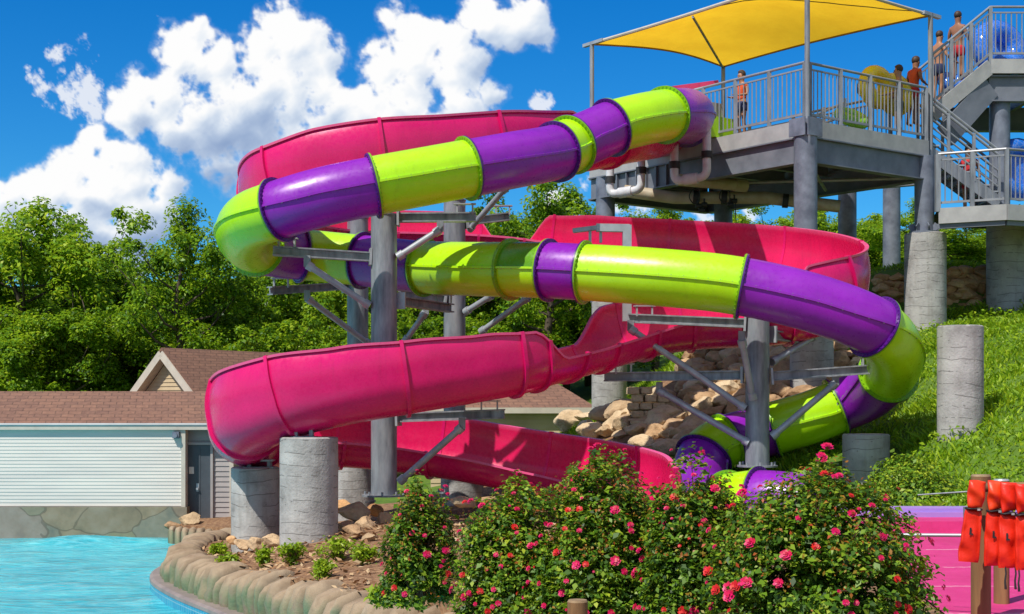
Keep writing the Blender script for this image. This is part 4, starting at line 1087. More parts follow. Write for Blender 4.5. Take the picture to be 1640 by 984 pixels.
# small loose hardware of the flume: saddles and feet on the concrete pillars
def pillar(px, ptop, pbase, d, r, label, group=None, base=None, lean=0):
    t = P(px, ptop, d); b = P(px, pbase, d); zb = base if base is not None else min(b.z, gz(b.x, b.y))-.3
    mb = MB(); n = 40; rows = 18; vs = []
    for i in range(rows+1):
        z = zb+(t.z-zb)*i/rows
        for k in range(n):
            a = 2*math.pi*k/n; w = 1+.010*mnoise.noise(Vector((math.cos(a)*2, math.sin(a)*2, z*2.5+px)))
            vs.append((b.x+math.cos(a)*r*w, b.y+math.sin(a)*r*w, z))
    top = len(vs)
    for k in range(n):
        a = 2*math.pi*k/n; vs.append((b.x+math.cos(a)*(r-.025), b.y+math.sin(a)*(r-.025), t.z+.02))
    fs = [(i*n+k, i*n+(k+1)%n, (i+1)*n+(k+1)%n, (i+1)*n+k) for i in range(rows+1) for k in range(n)]+[tuple(range(top, top+n))]
    mb.add(vs, fs)
    o = mb.build('concrete_pillar', M['concrete'], None, ang=40, loc=(b.x, b.y, zb))
    return tag(o, label, 'pillar', group)
def foot(px, py, d, w, h, label):
    c = P(px, py, d); root = thing('slide_foot', label, 'bracket', c)
    mb = MB(); mb.box(c+Vector((0,0,.015)), (w*1.3, .34, .03)); mb.build('base_plate', M['steel'], root)
    for s in (-1, 1):
        mb = MB(); mb.box(c+Vector((s*w*.42,0,h/2+.03)), (.06,.2,h)); mb.build('leg', M['steel'], root)
    mb = MB(); mb.box(c+Vector((0,0,h+.04)), (w*1.2,.26,.03)); mb.build('saddle', M['steel_light'], root)
pillar(495,702,870,24.0,.485,'tallest front concrete pillar under the pink flume, left of the front steel column')
pillar(409,750,882,25.8,.43,'shorter concrete pillar under the left end of the pink flume')
foot(487,702,23.9,.30,.13,'steel foot between front concrete pillar and pink flume')
foot(416,750,25.7,.42,.1,'steel foot on the shorter concrete pillar under the flume bend')
pillar(568,748,790,30.6,.42,'concrete footing behind the lowest pink flume, at the left rear steel column',base=-1.0)
pillar(740,765,800,29.6,.44,'low concrete footing under the middle steel column, seen below the pink flume',base=-1.0)
pillar(976,485,676,36.4,.45,'concrete pillar standing left of the stacked stone blocks')
pillar(1300,480,632,31.3,.47,'concrete pillar beneath the front corner of the deck',base=.9)
pillar(1482,376,527,33.7,.48,'concrete pillar in front of the upper stone wall carrying the deck column')
pillar(1616,350,495,34.9,.53,'thick concrete pillar at the right edge under the stair landing')
pillar(1538,524,686,24.6,.385,'free standing weathered concrete pillar on the grassy slope')
pillar(1387,697,765,26.0,.42,'short grey concrete pillar behind the rose bushes, under the right tube bend',base=.0)

# ------------------------------------------------------------------ the start deck
before_deck = set(bpy.data.objects)
K = Vector((5.58, 27.3, 0)); DA = Vector((-.6,.8,0)); DB = Vector((.8,.6,0)); DZ = 7.04; LA, LB = 6.3, 3.65
def D(a, b, z=0): return K+DA*a+DB*b+Vector((0,0,DZ+z))
def railing(p0, p1, root, bays, h=1.08, gap=.105, skirt=0.0, first=0):
    p0 = Vector(p0); p1 = Vector(p1); up = Vector((0,0,1)); L = (p1-p0).length
    for i in range(first, bays+1):
        q = p0.lerp(p1, i/bays); mb = MB(); mb.box(q+up*(h/2-skirt/2), (.075,.075,h+skirt)); mb.build('rail_post', M['steel'], root)
    for i in range(bays):
        a, b = p0.lerp(p1, i/bays), p0.lerp(p1, (i+1)/bays); mb = MB(); d = (b-a).normalized()
        mb.tube([a+up*(h+.01), b+up*(h+.01)], .028, 8); mb.beam(a+up*.11+d*.038, b+up*.11-d*.038, .03, .045); mb.beam(a+up*(h-.11)+d*.038, b+up*(h-.11)-d*.038, .03, .03)
        n = max(2, int((b-a).length/gap))
        for k in range(1, n):
            q = a.lerp(b, k/n); mb.box(q+up*(.5*h), (.02,.02,h-.24))
        mb.build('railing_panel', M['rail'], root)
def deck():
    root = thing('start_deck', 'grey steel start deck on tall columns under the yellow shade sail', 'platform', (K.x, K.y, 1.3))
    mb = MB(); c = D(LA/2, LB/2, -.03); rot = Matrix((DA, DB, Vector((0,0,1)))).transposed()
    mb.box(c, (LA, LB, .06), rot); mb.build('floor', M['deckboard'], root)
    e = .03
    for a0,b0,a1,b1,o in ((0,0,LA,0,-DB),(0,0,0,LB,-DA),(LA,0,LA,LB,DA),(0,LB,LA,LB,DB)):
        p, q = D(a0,b0,-.17)+o*.045, D(a1,b1,-.17)+o*.045
        mb = MB(); mb.beam(p, q, .06, .32); mb.build('fascia', M['fascia'], root)
        p, q = D(a0,b0,-.575)+o*.0, D(a1,b1,-.575)+o*.0
        mb = MB(); mb.beam(p, q, .05, .44); mb.beam(p+Vector((0,0,.235)), q+Vector((0,0,.235)), .22, .025); mb.beam(p-Vector((0,0,.235)), q-Vector((0,0,.235)), .22, .025)
        if o == -DB:
            for k in range(9):
                s = p.lerp(q, .55+k*.05); mb.box(s+o*.05, (.03,.09,.43), rot)
        mb.build('beam', M['beam'], root)
    for k in range(1, 5):
        mb = MB(); a = LA*k/5; mb.ibeam(D(a,.1,-.3), D(a,LB-.1,-.3), .12, .28); mb.build('joist', M['beam'], root)
    mb = MB(); mb.cyl(D(.3,LB-.2,-.75), D(LA*.6,.2,-.75), .035, 8); mb.cyl(D(.2,.3,-.75), D(2.4,LB-.3,-.75), .035, 8); mb.build('sway_rod', M['steel_light'], root)
    # columns
    for (a, b, zb, r) in ((0,0,P(0,480,27.6).z,.22),(0,LB-.05,P(0,376,29.5).z,.2),(LA-.35,.1,P(0,485,32).z,.215),(LA-.6,LB-.1,1.0,.215)):
        q = D(a, b); mb = MB(); mb.tube([(q.x,q.y,zb),(q.x,q.y,DZ-.02 if (a,b) == (0,0) else DZ-.33)], r, 32); cm = mb.build('column', M['steel_blue'], root)
        mb = MB(); mb.cyl((q.x,q.y,zb+.01), (q.x,q.y,zb+.05), r*1.55, 24)
        for k in range(8):
            an = k*math.pi/4; dd = Vector((math.cos(an), math.sin(an), 0)); mb.beam(Vector((q.x,q.y,zb+.05))+dd*r*.95+Vector((0,0,.11)), Vector((q.x,q.y,zb+.05))+dd*r*1.45+Vector((0,0,.03)), .02, .16)
        mb.build('base_plate', M['steel_blue'], cm)
    q = D(0,0); mb = MB()
    for o, s in ((DA,-DB),(DB,-DA)): mb.beam(q+o*.0+s*.235-Vector((0,0,.17))-o*.2, q+s*.235-Vector((0,0,.17))+o*.2, .02, .34)
    mb.build('corner_plate', M['steel_blue'], root)
    railing(D(.02,.0), D(2.75,.0), root, 3, skirt=.30)
    railing(D(.0,.12), D(.0,LB), root, 4, skirt=.30)
    railing(D(LA,0), D(LA,LB), root, 3); railing(D(LA,LB), D(.9,LB), root, 4, first=1)
    # top rail running on above the tube entrance
    mb = MB(); mb.tube([D(2.75,0,1.09), D(4.0,0,1.09)], .03, 8); mb.tube([D(4.0,0,1.09), D(4.0,0,.0)], .03, 8); mb.build('guard_rail', M['steel_light'], root)
deck()
def entry():
    """lime entrance tub where the tube leaves the deck, and the pink gate bar"""
    root = thing('tube_entrance', 'lime green entrance tub behind the purple mouth of the tube slide', 'slide entrance', P(1120,232,29.6))
    mb = MB(); c = P(1118,212,29.7); rot = Matrix((DA, DB, Vector((0,0,1)))).transposed()
    mb.box(c, (1.3,.75,.42), rot); mb.build('tub', M['green'], root)
    q = P(1146,205,29.35); mb = MB(); mb.box(q, (.10,.30,1.0), rot); mb.build('side_panel', M['fascia'], root)
entry()
mb = MB(); mb.beam(P(1075,143,30.2), P(1150,133,30.6), .06, .11); tag(mb.build('gate_bar', M['pinkrim']), 'red bar across the slide entrance beside the shade post', 'gate bar')
def fbox():
    root = thing('flume_entrance', 'red tub where the open flume leaves the deck, behind the white pipes', 'slide entrance', P(1010,258,30.6))
    rot = Matrix((DA, DB, Vector((0,0,1)))).transposed()
    mb = MB(); mb.box(P(1040,216,31.3), (.9,.8,.3), rot); mb.build('tub', M['pink'], root)
    mb = MB(); mb.tube([P(1040,210,31.0), P(1065,204,31.4)], .03, 8); mb.tube([P(1040,210,31.0), P(1040,240,31.0)], .03, 8); mb.build('handle', M['steel_light'], root)
fbox()

# shade sail
def sail():
    root = thing('shade_sail', 'yellow fabric shade sail stretched over the start deck', 'shade sail', D(LA/2, LB/2, 0))
    zc = 9.72
    A = Vector((*(D(LA,0).xy), P(0,70,D(LA,0).y).z)); Dd = Vector((*(D(0,0).xy), 9.78)); C = Vector((*(D(0,LB+.15).xy), P(0,22,D(0,LB).y).z)); B = Vector((*(D(LA-.5,LB).xy), P(0,106,D(LA-.5,LB).y).z))
    # A--D near edge, D--C right edge, A--B and B--C sagging far edges
    n = 30; vs = []
    for i in range(n+1):
        u = i/n
        for j in range(n+1):
            v = j/n
            p = A*(1-u)*(1-v)+Dd*u*(1-v)+C*u*v+B*(1-u)*v
            # edges pulled in like a tensioned sail, with a slight belly over the middle rafters
            ctr = (A+B+C+Dd)/4
            inn = .11*(4*v*(1-v))*(1-u)**3+.09*(4*u*(1-u))*(v**3)+.045*(4*u*(1-u))*((1-v)**3)+.05*(4*v*(1-v))*(u**3)
            p = p.lerp(ctr, inn)
            p.z += .42*math.sin(math.pi*u)*math.sin(math.pi*v)+.05*math.cos(u*math.pi*4)*math.sin(math.pi*v)
            vs.append(p)
    mb = MB(); m = n+1; mb.add(vs, [(i*m+j, i*m+j+1, (i+1)*m+j+1, (i+1)*m+j) for i in range(n) for j in range(n)])
    mb.build('fabric', M['canopy'], root)
    E = lambda i, j: vs[i*m+j]
    mb = MB()
    mb.tube([E(0,j)+Vector((0,0,-.02)) for j in range(n+1)], .022, 8); mb.tube([E(i,n)+Vector((0,0,-.02)) for i in range(n+1)], .022, 8); mb.build('hem', mat('olive_hem', (.30,.20,.03), (.2,.13,.02), rough=.8), root)
    mb = MB(); mb.tube([E(i,0)+Vector((0,0,.0)) for i in range(n+1)], .04, 8); mb.tube([E(n,j) for j in range(n+1)], .035, 8); mb.build('edge_pipe', M['trim'], root)
    mb = MB(); mb.tube([B+Vector((0,0,-.05)), E(n//2,0)+Vector((0,0,-.08))], .028, 8); mb.build('rafter', M['steel'], root)
    mb = MB(); mb.tube([E(int(n*(.45+.55*f)), int(n*f*.9))+Vector((0,0,-.01)) for f in np.linspace(0,1,12)], .010, 6); mb.build('seam', M['deckboard'], root)
    mb = MB(); mb.beam(A-(Dd-A).normalized()*.28, A+(Dd-A).normalized()*.4, .09, .07); mb.build('corner_arm', M['steel_light'], root); mb = MB(); mb.beam(C+(C-Dd).normalized()*.3, C-(C-Dd).normalized()*.25, .09, .07); mb.build('corner_arm', M['steel_light'], root)
    for q, zb in ((A, DZ), (B, DZ), (C, DZ-.3), (Dd, DZ-.35)):
        o = (Vector((K.x,K.y,0))+DA*LA/2+DB*LB/2-Vector((q.x,q.y,0))).normalized()*-.1 if q is Dd else Vector((0,0,0))
        mb = MB(); mb.cyl((q.x+o.x,q.y+o.y,zb), (q.x+o.x,q.y+o.y,q.z+.03), .05, 14); mb.build('post', M['steel'], root)
sail()

# pipework under the deck
def upipe(x0, y0, x1, y1, yb0, yb1, d0, d1, label):
    root = thing('water_pipe', label, 'pipe', P((x0+x1)/2, (yb0+yb1)/2, (d0+d1)/2))
    a, b, c, e = P(x0,y0,d0), P(x0,yb0,d0), P(x1,yb1,d1), P(x1,y1,d1)
    def bend(p, q, r, k=.16):
        s = (p-q).normalized()*k+q; t = (r-q).normalized()*k+q; return [s.lerp(q,f).lerp(q.lerp(t,f),f) for f in np.linspace(0,1,7)]
    pts = [a]+bend(a,b,c)+bend(b,c,e)+[e]
    mb = MB(); mb.tube(pts, .085, 16); mb.build('pipe', M['pvc'], root)
    for p, q, f in ((a,b,.62),(c,e,.40)):
        n = (q-p).normalized(); m = p.lerp(q,f); mb = MB(); mb.cyl(m-n*.07, m+n*.07, .11, 14); mb.build('coupling', M['black'], root)
    m0, m1 = b.lerp(c,.3), b.lerp(c,.72); mb = MB(); mb.cyl(m0, m1, .112, 16); mb.build('sleeve', M['pvc'], root)
    return root
r_ = upipe(1080,222,1132,196,291,283,28.9,28.6,'white plastic pipe bent in a U below the purple mouth of the tube')
mb = MB(); p = P(1126,197,28.6); mb.tube([P(1132,205,28.6),P(1132,198,28.6),P(1126,195,28.5),P(1118,196,28.4)], .088, 14); mb.build('elbow', M['pvc'], r_)
upipe(977,250,1027,228,312,304,30.0,29.6,'white plastic pipe bent in a U at the left end of the deck')
def tanpipe(pts, r, label, extra=()):
    root = thing('drain_pipe', label, 'pipe', P(*pts[0]))
    mb = MB(); q = [P(*p) for p in pts]; mb.tube(q, r, 18); mb.build('pipe', M['pvc_tan'], root)
    for (x, y, d, w) in extra:
        c = P(x,y,d); n = (q[-1]-q[0]).normalized(); mb = MB(); mb.cyl(c-n*w, c+n*w, r*1.14, 18); mb.build('coupling', M['black' if w < .1 else 'pvc_tan'], root)
tanpipe([(1000,306,30.6),(1080,317,30.4),(1225,317,30.2),(1345,331,30.0)], .13, 'long tan drain pipe slung beneath the deck', [(1115,317,30.3,.06),(1160,317,30.25,.06),(1258,322,30.1,.06)])
tanpipe([(1085,288,29.3),(1194,298,30.0)], .12, 'short tan pipe running back from the white U bend', [(1185,297,29.95,.14)])
def valves():
    root = thing('valve_cluster', 'dark valves and loose cable hanging under the tan drain pipe', 'valve', P(1120,330,30.2))
    for x, y in ((1118,330),(1124,337),(1128,328),(1170,328),(1176,322)):
        c = P(x,y,30.15); mb = MB(); mb.cyl(c-Vector((.06,0,0)), c+Vector((.06,0,0)), .05, 10); mb.cyl(c, c+Vector((0,0,.13)), .02, 8); mb.build('valve', M['black'], root)
    for x in (1112,1160):
        mb = MB(); c = P(x,316,30.05); mb.tube([c+Vector((.11*math.sin(a*1.0)*(1+.1*math.sin(3*a)), -.12, .16*math.cos(a))) for a in np.linspace(0,12,40)], .012, 6); mb.build('cable', M['black'], root)
    mb = MB(); mb.tube([P(1178,325,30.1),P(1178,348,30.1)], .012, 6); mb.build('hanging_cable', M['black'], root)
valves()

# ------------------------------------------------------------------ upper platform, ramp, stair and landing on the right
def upper():
    Z = P(0,96,30.4).z; root = thing('upper_platform', 'high grey steel platform at the upper right edge', 'platform', P(1600,352,30.6))
    x0, y0 = P(1586,0,30.3).x, 30.3; x1 = x0+5; y1 = y0+3.4
    mb = MB(); mb.box(((x0+x1)/2,(y0+y1)/2,Z-.03), (x1-x0,y1-y0,.06)); mb.build('floor', M['deckboard'], root)
    mb = MB(); mb.beam((x0,y0-.03,Z-.17), (x1,y0-.03,Z-.17), .06, .3); mb.build('fascia', M['fascia'], root)
    mb = MB(); mb.ibeam((x0,y0+.1,Z-.62), (x1,y0+.1,Z-.62), .2, .55, .03); mb.build('beam', M['beam'], root)
    mb = MB(); mb.ibeam((x0,y1,Z-.62), (x1,y1,Z-.62), .2, .55, .03); mb.build('beam', M['beam'], root)
    for k in range(4):
        mb = MB(); mb.ibeam((x0+.4+k*1.1,y0+.2,Z-.35), (x0+.4+k*1.1,y1,Z-.35), .12, .3); mb.build('joist', M['beam'], root)
    c = P(1601,0,30.6); mb = MB(); mb.tube([(c.x,c.y,P(0,350,30.6).z),(c.x,c.y,Z-.05)], .215, 32); mb.build('column', M['steel_blue'], root)
    for px, d, yb in ((1357,34,400),(1428,36,460)):
        q = P(px,0,d); mb = MB(); zt = P(0,292,d).z; mb.tube([(q.x,q.y,gz(q.x,q.y)-.5),(q.x,q.y,zt)], .215, 24); mb.build('column', M['steel_blue'], root)
    a, b = P(1357,296,34), P(1480,286,33.5); mb = MB(); mb.ibeam(a, b, .2, .3, .03); mb.build('beam', M['beam'], root)
    railing((x0,y0,Z), (x1,y0,Z), root, 5, skirt=.3, first=1)
    # sloping walk up to it
    ra, rb = P(1492,172,29.9), Vector((x0,y0,Z)); rw = Vector((.1,1.6,0))
    mb = MB(); mb.add([ra,rb,rb+rw,ra+rw], [(0,1,2,3)]); mb.build('ramp_floor', M['deckboard'], root)
    mb = MB(); mb.beam(ra+Vector((0,-.03,-.17)), rb+Vector((0,-.03,-.17)), .06, .3); mb.build('fascia', M['fascia'], root)
    mb = MB(); mb.beam(ra+Vector((.3,.04,-.6)), rb+Vector((0,.04,-.58)), .1, .5); mb.build('beam', M['beam'], root)
    railing(ra, rb, root, 3, skirt=.25); railing(ra+rw, rb+rw, root, 2)
    return x0, y0, Z, ra, rb
UX, UY, UZ, RA, RB = upper()
def stair():
    a, b = D(.12,LB+.06,0), P(1600,322,30.0); root = thing('metal_stair', 'grey metal stair with pale handrails descending from the deck to the landing', 'stair', b)
    w = Vector((.25,1.25,0)); up = Vector((0,0,1))
    for o in (Vector((0,0,0)), w):
        mb = MB(); mb.beam(a+o-up*.12, b+o-up*.05, .05, .26); mb.build('stringer', M['steel'], root)
        for h in (1.05, .95, .62, .45, .28):
            mb = MB(); mb.tube([a+o+up*h, b+o+up*h], .030 if h > .9 else .02, 8); mb.build('handrail', M['steel_light'], root)
        for k in range(4):
            q = a.lerp(b, k/3)+o; mb = MB(); mb.box(q+up*.5, (.06,.06,1.0)); mb.build('rail_post', M['steel'], root)
    n = 9
    for k in range(n):
        q = a.lerp(b, (k+.5)/n)+w/2; mb = MB(); mb.box(q, (.27, 1.20, .03)); mb.build('tread', M['steel_light'], root)
stair()
def landing():
    p0, p1 = P(1503,334,28.9), P(1612,322,28.3); Z = p0.z; p1.z = Z; p2 = Vector((p1.x+4, p1.y+1.6, Z)); 
    root = thing('stair_landing', 'lower grey landing with railing at the right edge, below the stair', 'platform', (p1.x, p1.y+1, Z-.3))
    back = Vector((.6,2.8,0))
    mb = MB(); v = [p0,p1,p2,p2+Vector((-.5,2.2,0)),p0+back]; mb.add(v+[q-Vector((0,0,.05)) for q in v], [(0,1,2,3,4),(9,8,7,6,5)]); mb.build('floor', M['deckboard'], root)
    for q, r in ((p0,p1),(p1,p2)):
        mb = MB(); mb.beam(q-Vector((0,.03,.16)), r-Vector((0,.03,.16)), .06, .31); mb.build('fascia', M['fascia'], root)
        mb = MB(); mb.beam(q-Vector((0,-.06,.36)), r-Vector((0,-.06,.36)), .1, .1); mb.build('beam', M['beam'], root)
    railing(p0, p1, root, 2, gap=.11); railing(p1, p2, root, 3, gap=.11, first=1)
    mb = MB(); mb.box(p0+Vector((-.02,-.02,.5)), (.1,.1,1.15)); mb.build('end_post', M['steel'], root)
landing()

# ------------------------------------------------------------------ inflatables
def torus(mb, c, Rr, r, ax, n=40, m=16):
    ax = Vector(ax).normalized(); ref = Vector((0,0,1)) if abs(ax.z) < .9 else Vector((1,0,0)); u = ax.cross(ref).normalized(); w = ax.cross(u); c = Vector(c)
    vs = []
    for i in range(n):
        a = 2*math.pi*i/n; d = u*math.cos(a)+w*math.sin(a); pk = 1-.03*abs(math.sin(a*10))
        for k in range(m):
            b = 2*math.pi*k/m; vs.append(c+d*(Rr+r*pk*math.cos(b))+ax*r*pk*math.sin(b))
    mb.add(vs, [(i*m+k, i*m+(k+1)%m, ((i+1)%n)*m+(k+1)%m, ((i+1)%n)*m+k) for i in range(n) for k in range(m)])
def inflatable(c, Rr, r, ax, mt, label, handle='black', two=None, name='inflatable_tube'):
    c = Vector(c); root = thing(name, label, 'inflatable', c-Vector((0,0,Rr+r)))
    mb = MB(); torus(mb, c, Rr, r, ax); mb.build('ring', M[mt], root, ang=60)
    if Rr > .4:
        mb = MB(); axx = Vector(ax).normalized(); mb.cyl(c-axx*.03, c+axx*.03, Rr, 32); mb.build('floor_panel', M[mt], root)
    if two is not None:
        mb = MB(); torus(mb, Vector(two), Rr, r, ax); mb.build('ring', M[mt], root, ang=60)
    axn = Vector(ax).normalized()
    for s in (-1, 1):
        side = axn.cross(Vector((0,0,1))).normalized()
        q = c+side*s*(Rr)-axn*r*1.0; 
        mb = MB(); mb.tube([q+Vector((0,0,.16)), q-axn*.06+Vector((0,0,.08)), q-axn*.06-Vector((0,0,.08)), q-Vector((0,0,.16))], .025, 8); mb.build('handle', M[handle], root)
cY = P(1402,137,29.6)
inflatable(P(1404,140,30.0), .30, .17, (.5,-.8,.1), 'tube_yellow', 'yellow two ring inflatable tube carried upright on the deck', two=P(1433,152,30.3))
inflatable(P(1364,189,29.2), .26, .12, (.3,-.5,.9), 'tube_lime', 'lime green inflatable ring resting on the deck by the railing')
inflatable(P(1600,80,31.2), .42, .27, (.35,-.85,.25), 'tube_blue', 'large blue inflatable tube standing on the upper platform', handle='cloth_white')
inflatable(P(1526,132,31.0), .24, .13, (.2,-.5,.8), 'tube_blue', 'smaller blue inflatable tube on the ramp below the large blue one')
inflatable(P(1632,272,30.8), .5, .19, (.3,-.9,.1), 'tube_blue', 'blue inflatable tube leaning behind the landing railing at the right edge')

# white bench rail at the rear of the deck
def rack():
    root = thing('tube_rack', 'low white rack near the rear of the deck', 'rack', D(1.2,2.6,0))
    for k in range(3):
        mb = MB(); mb.tube([D(.9,2.2,.25+.25*k), D(2.6,2.9,.25+.25*k)], .03, 8); mb.build('rail', M['pvc'], root)
    for f in (.0,.5,1.0):
        q = D(.9,2.2,0).lerp(D(2.6,2.9,0), f); mb = MB(); mb.box(q+Vector((0,0,.42)), (.06,.06,.84)); mb.build('leg', M['pvc'], root)
rack()

# ------------------------------------------------------------------ people
def skinned(chains, lv=2):
    """chains: lists of (point, radius); points shared by position are welded into one skeleton"""
    vs = []; rad = []; es = []; key = {}
    def vid(p, r):
        k = tuple(round(x, 4) for x in p)
        if k not in key: key[k] = len(vs); vs.append(p); rad.append(r)
        return key[k]
    for ch in chains:
        ids = [vid(p, r) for p, r in ch]; es += list(zip(ids, ids[1:]))
    me = bpy.data.meshes.new('skeleton'); me.from_pydata(vs, es, []); me.update()
    o = link('skeleton', me); md = o.modifiers.new('skin', 'SKIN'); md.use_smooth_shade = True
    for i, r in enumerate(rad):
        q = r if isinstance(r, tuple) else (r, r); me.skin_vertices[0].data[i].radius = q
    me.skin_vertices[0].data[0].use_root = True
    sb = o.modifiers.new('sub', 'SUBSURF'); sb.levels = lv; sb.render_levels = lv
    bpy.context.view_layer.update(); dg = bpy.context.evaluated_depsgraph_get()
    out = bpy.data.meshes.new_from_object(o.evaluated_get(dg)); bpy.data.objects.remove(o); bpy.data.meshes.remove(me)
    return out
def bake(meshes, xfm, name, mt, parent):
    bm = bmesh.new()
    for m in meshes: bm.from_mesh(m)
    bm.transform(xfm); me = bpy.data.meshes.new(name); bm.to_mesh(me); bm.free()
    me.polygons.foreach_set('use_smooth', [True]*len(me.polygons)); me.materials.clear(); me.materials.append(mt)
    return link(name, me, parent)
def person(p, H, face, label, shirt=None, shorts='navy', sk='skin', arms='down', lean=0.0, child=False):
    """feet at p, standing height H, facing the angle face"""
    root = thing('person', label, 'person', p); k = H/1.75
    V = lambda x, y, z: (x, y, z)
    hr = 1.0 if not child else 1.18
    neck = V(0,.0,1.46); head0 = V(0,.015,1.56); head1 = V(0,.02,1.66)
    ch = [[(V(0,0,.93),(.135,.10)),(V(0,0,1.05),(.125,.09)),(V(0,-.005,1.20),(.14,.10)),(V(0,-.01,1.36),(.145,.095)),(neck,.055),(head0,(.075*hr,.085*hr)),(head1,(.08*hr,.095*hr)),(V(0,.015,1.74),(.045,.055))]]
    for s in (-1, 1):
        ch.append([(V(0,0,.93),(.135,.10)),(V(s*.09,0,.86),.088),(V(s*.10,.01,.66),.072),(V(s*.10,.02,.47),.052),(V(s*.10,.0,.30),.052),(V(s*.10,-.02,.09),.036),(V(s*.105,-.03,.035),.036),(V(s*.11,.08,.025),.035),(V(s*.115,.17,.02),.022)])
        if arms == 'down': el, wr, dirn = V(s*.25,-.03,1.10), V(s*.27,.05,.86), Vector((0,.15,-1))
        elif arms == 'hold': el, wr, dirn = V(s*.25,.02,1.12), V(s*.17,.27,1.08), Vector((-s*.3,1,.0))
        else: el, wr, dirn = V(s*.27,.0,1.12), V(s*.25,.26,1.02), Vector((0,1,-.1))
        ch.append([(V(0,-.01,1.36),(.145,.095)),(V(s*.165,-.01,1.38),.058),(V(s*.21,-.02,1.26),.046),(el,.038),(tuple((Vector(el)+Vector(wr))/2),.035),(wr,.024)])
    body = skinned(ch)
    hands = []
    for s in (-1, 1):
        if arms == 'down': wr, dirn = Vector((s*.27,.05,.86)), Vector((0,.15,-1)).normalized()
        elif arms == 'hold': wr, dirn = Vector((s*.17,.27,1.08)), Vector((-s*.3,1,0)).normalized()
        else: wr, dirn = Vector((s*.25,.26,1.02)), Vector((0,1,-.1)).normalized()
        ac = dirn.cross(Vector((s,0,0))).normalized() if arms == 'down' else Vector((s,0,0)); cu = dirn.cross(ac)*(.25)
        w0 = wr-dirn*.015; palm = wr+dirn*.05
        hands.append(skinned([[(tuple(w0),(.022,.016)),(tuple(palm),(.036,.015)),(tuple(palm+dirn*.035),(.036,.013))]], 1))
        for f, L in zip((-1.2,-.4,.4,1.2), (.062,.074,.07,.054)):
            b = palm+dirn*.03+ac*f*.019; q = b+dirn*L*.55; e = b+dirn*L+cu*.05
            hands.append(skinned([[(tuple(b),.0095),(tuple(q),.009),(tuple(e),.007)]], 1))
        b = wr+dirn*.02+ac*.02; hands.append(skinned([[(tuple(b),.012),(tuple(b+ac*.03+dirn*.03),.0105),(tuple(b+ac*.036+dirn*.06),.008)]], 1))
    # nose and ears
    for a_, b_, r in ((V(0,.10,1.625),V(0,.125,1.60),.014),):
        hands.append(skinned([[(a_,r),(b_,r*.9)]], 1))
    for s in (-1, 1): hands.append(skinned([[(V(s*.075*hr,.01,1.63),.016),(V(s*.088*hr,.0,1.60),.014)]], 1))
    X = Matrix.Rotation(face, 4, 'Z') @ Matrix.Rotation(-lean, 4, 'X') @ Matrix.Scale(k, 4)
    bake([body]+hands, X, 'body', M[sk], root)
    # hair cap
    bm = bmesh.new(); bmesh.ops.create_uvsphere(bm, u_segments=20, v_segments=12, radius=1)
    for v in bm.verts:
        q = v.co; r = 1+.06*mnoise.noise(q*4)
        if q.y > .35 and q.z < .35: r *= .72
        v.co = Vector((q.x*.088*hr*r, q.y*.102*hr*r+.006, max(q.z, -.75)*.10*hr*r+1.685))
    hm = bpy.data.meshes.new('hair'); bm.to_mesh(hm); bm.free(); bake([hm], X, 'hair', M['hair'], root)
    bm = bmesh.new()
    for s in (-1, 1): bmesh.ops.create_uvsphere(bm, u_segments=8, v_segments=6, radius=.011, matrix=Matrix.Translation((s*.032, .103*hr, 1.64)))
    em = bpy.data.meshes.new('eyes'); bm.to_mesh(em); bm.free(); bake([em], X, 'eyes', M['eye'], root)
    bm = bmesh.new(); bmesh.ops.create_cube(bm, size=1, matrix=Matrix.Translation((0,.10*hr,1.572)) @ Matrix.Diagonal((.045,.012,.010,1)))
    lm = bpy.data.meshes.new('mouth'); bm.to_mesh(lm); bm.free(); bake([lm], X, 'mouth', M['skin2'], root)
    if shirt:
        c = [[(V(0,0,.98),(.15,.118)),(V(0,0,1.08),(.14,.108)),(V(0,-.005,1.20),(.155,.116)),(V(0,-.01,1.37),(.152,.108)),(V(0,-.005,1.43),(.09,.085))]]
        for s in (-1, 1): c.append([(V(0,-.01,1.37),(.152,.108)),(V(s*.168,-.01,1.385),.066),(V(s*.20,-.018,1.30),.062)])
        bake([skinned(c)], X, 'shirt', M['cloth_'+shirt], root)
    if shorts:
        c = [[(V(0,0,1.0),(.142,.112)),(V(0,0,.93),(.152,.12))]]
        for s in (-1, 1): c.append([(V(0,0,.93),(.152,.12)),(V(s*.09,0,.84),.108),(V(s*.102,.01,.64),.098)])
        bake([skinned(c)], X, 'shorts', M['cloth_'+shorts], root)
    return root
person(D(2.1,.45,0), 1.36, R(120), 'child in an orange top standing alone by the left railing of the deck', 'orange', 'navy', arms='hold', child=True)
person(D(.5,3.42,0), 1.6, R(70), 'person in dark shorts standing right of the yellow inflatable tubes', None, 'blackc', arms='hold')
def onramp(f, w): q = RA.lerp(RB, f)+Vector((.05,.8,0))*w; return q
person(onramp(-.22,.9)-Vector((0,0,.0)), 1.45, R(-60), 'child in a red orange top climbing the ramp ahead of the blue tubes', 'orange', 'red', sk='skin2', arms='hold', child=True, lean=.10)
person(onramp(.24,1.0), 1.55, R(-60), 'shirtless boy in navy shorts on the ramp, behind the railing', None, 'navy', arms='fwd', lean=.05)
person(onramp(.62,1.1), 1.6, R(-50), 'shirtless boy in red shorts on the ramp just left of the large blue tube', None, 'red', sk='skin2', arms='hold')
L0 = P(1552,336,30.1); person((L0.x, L0.y, P(1503,334,28.9).z), 1.45, R(150), 'child in a red swimsuit standing on the landing behind the railing', 'red', 'red', arms='down', child=True)

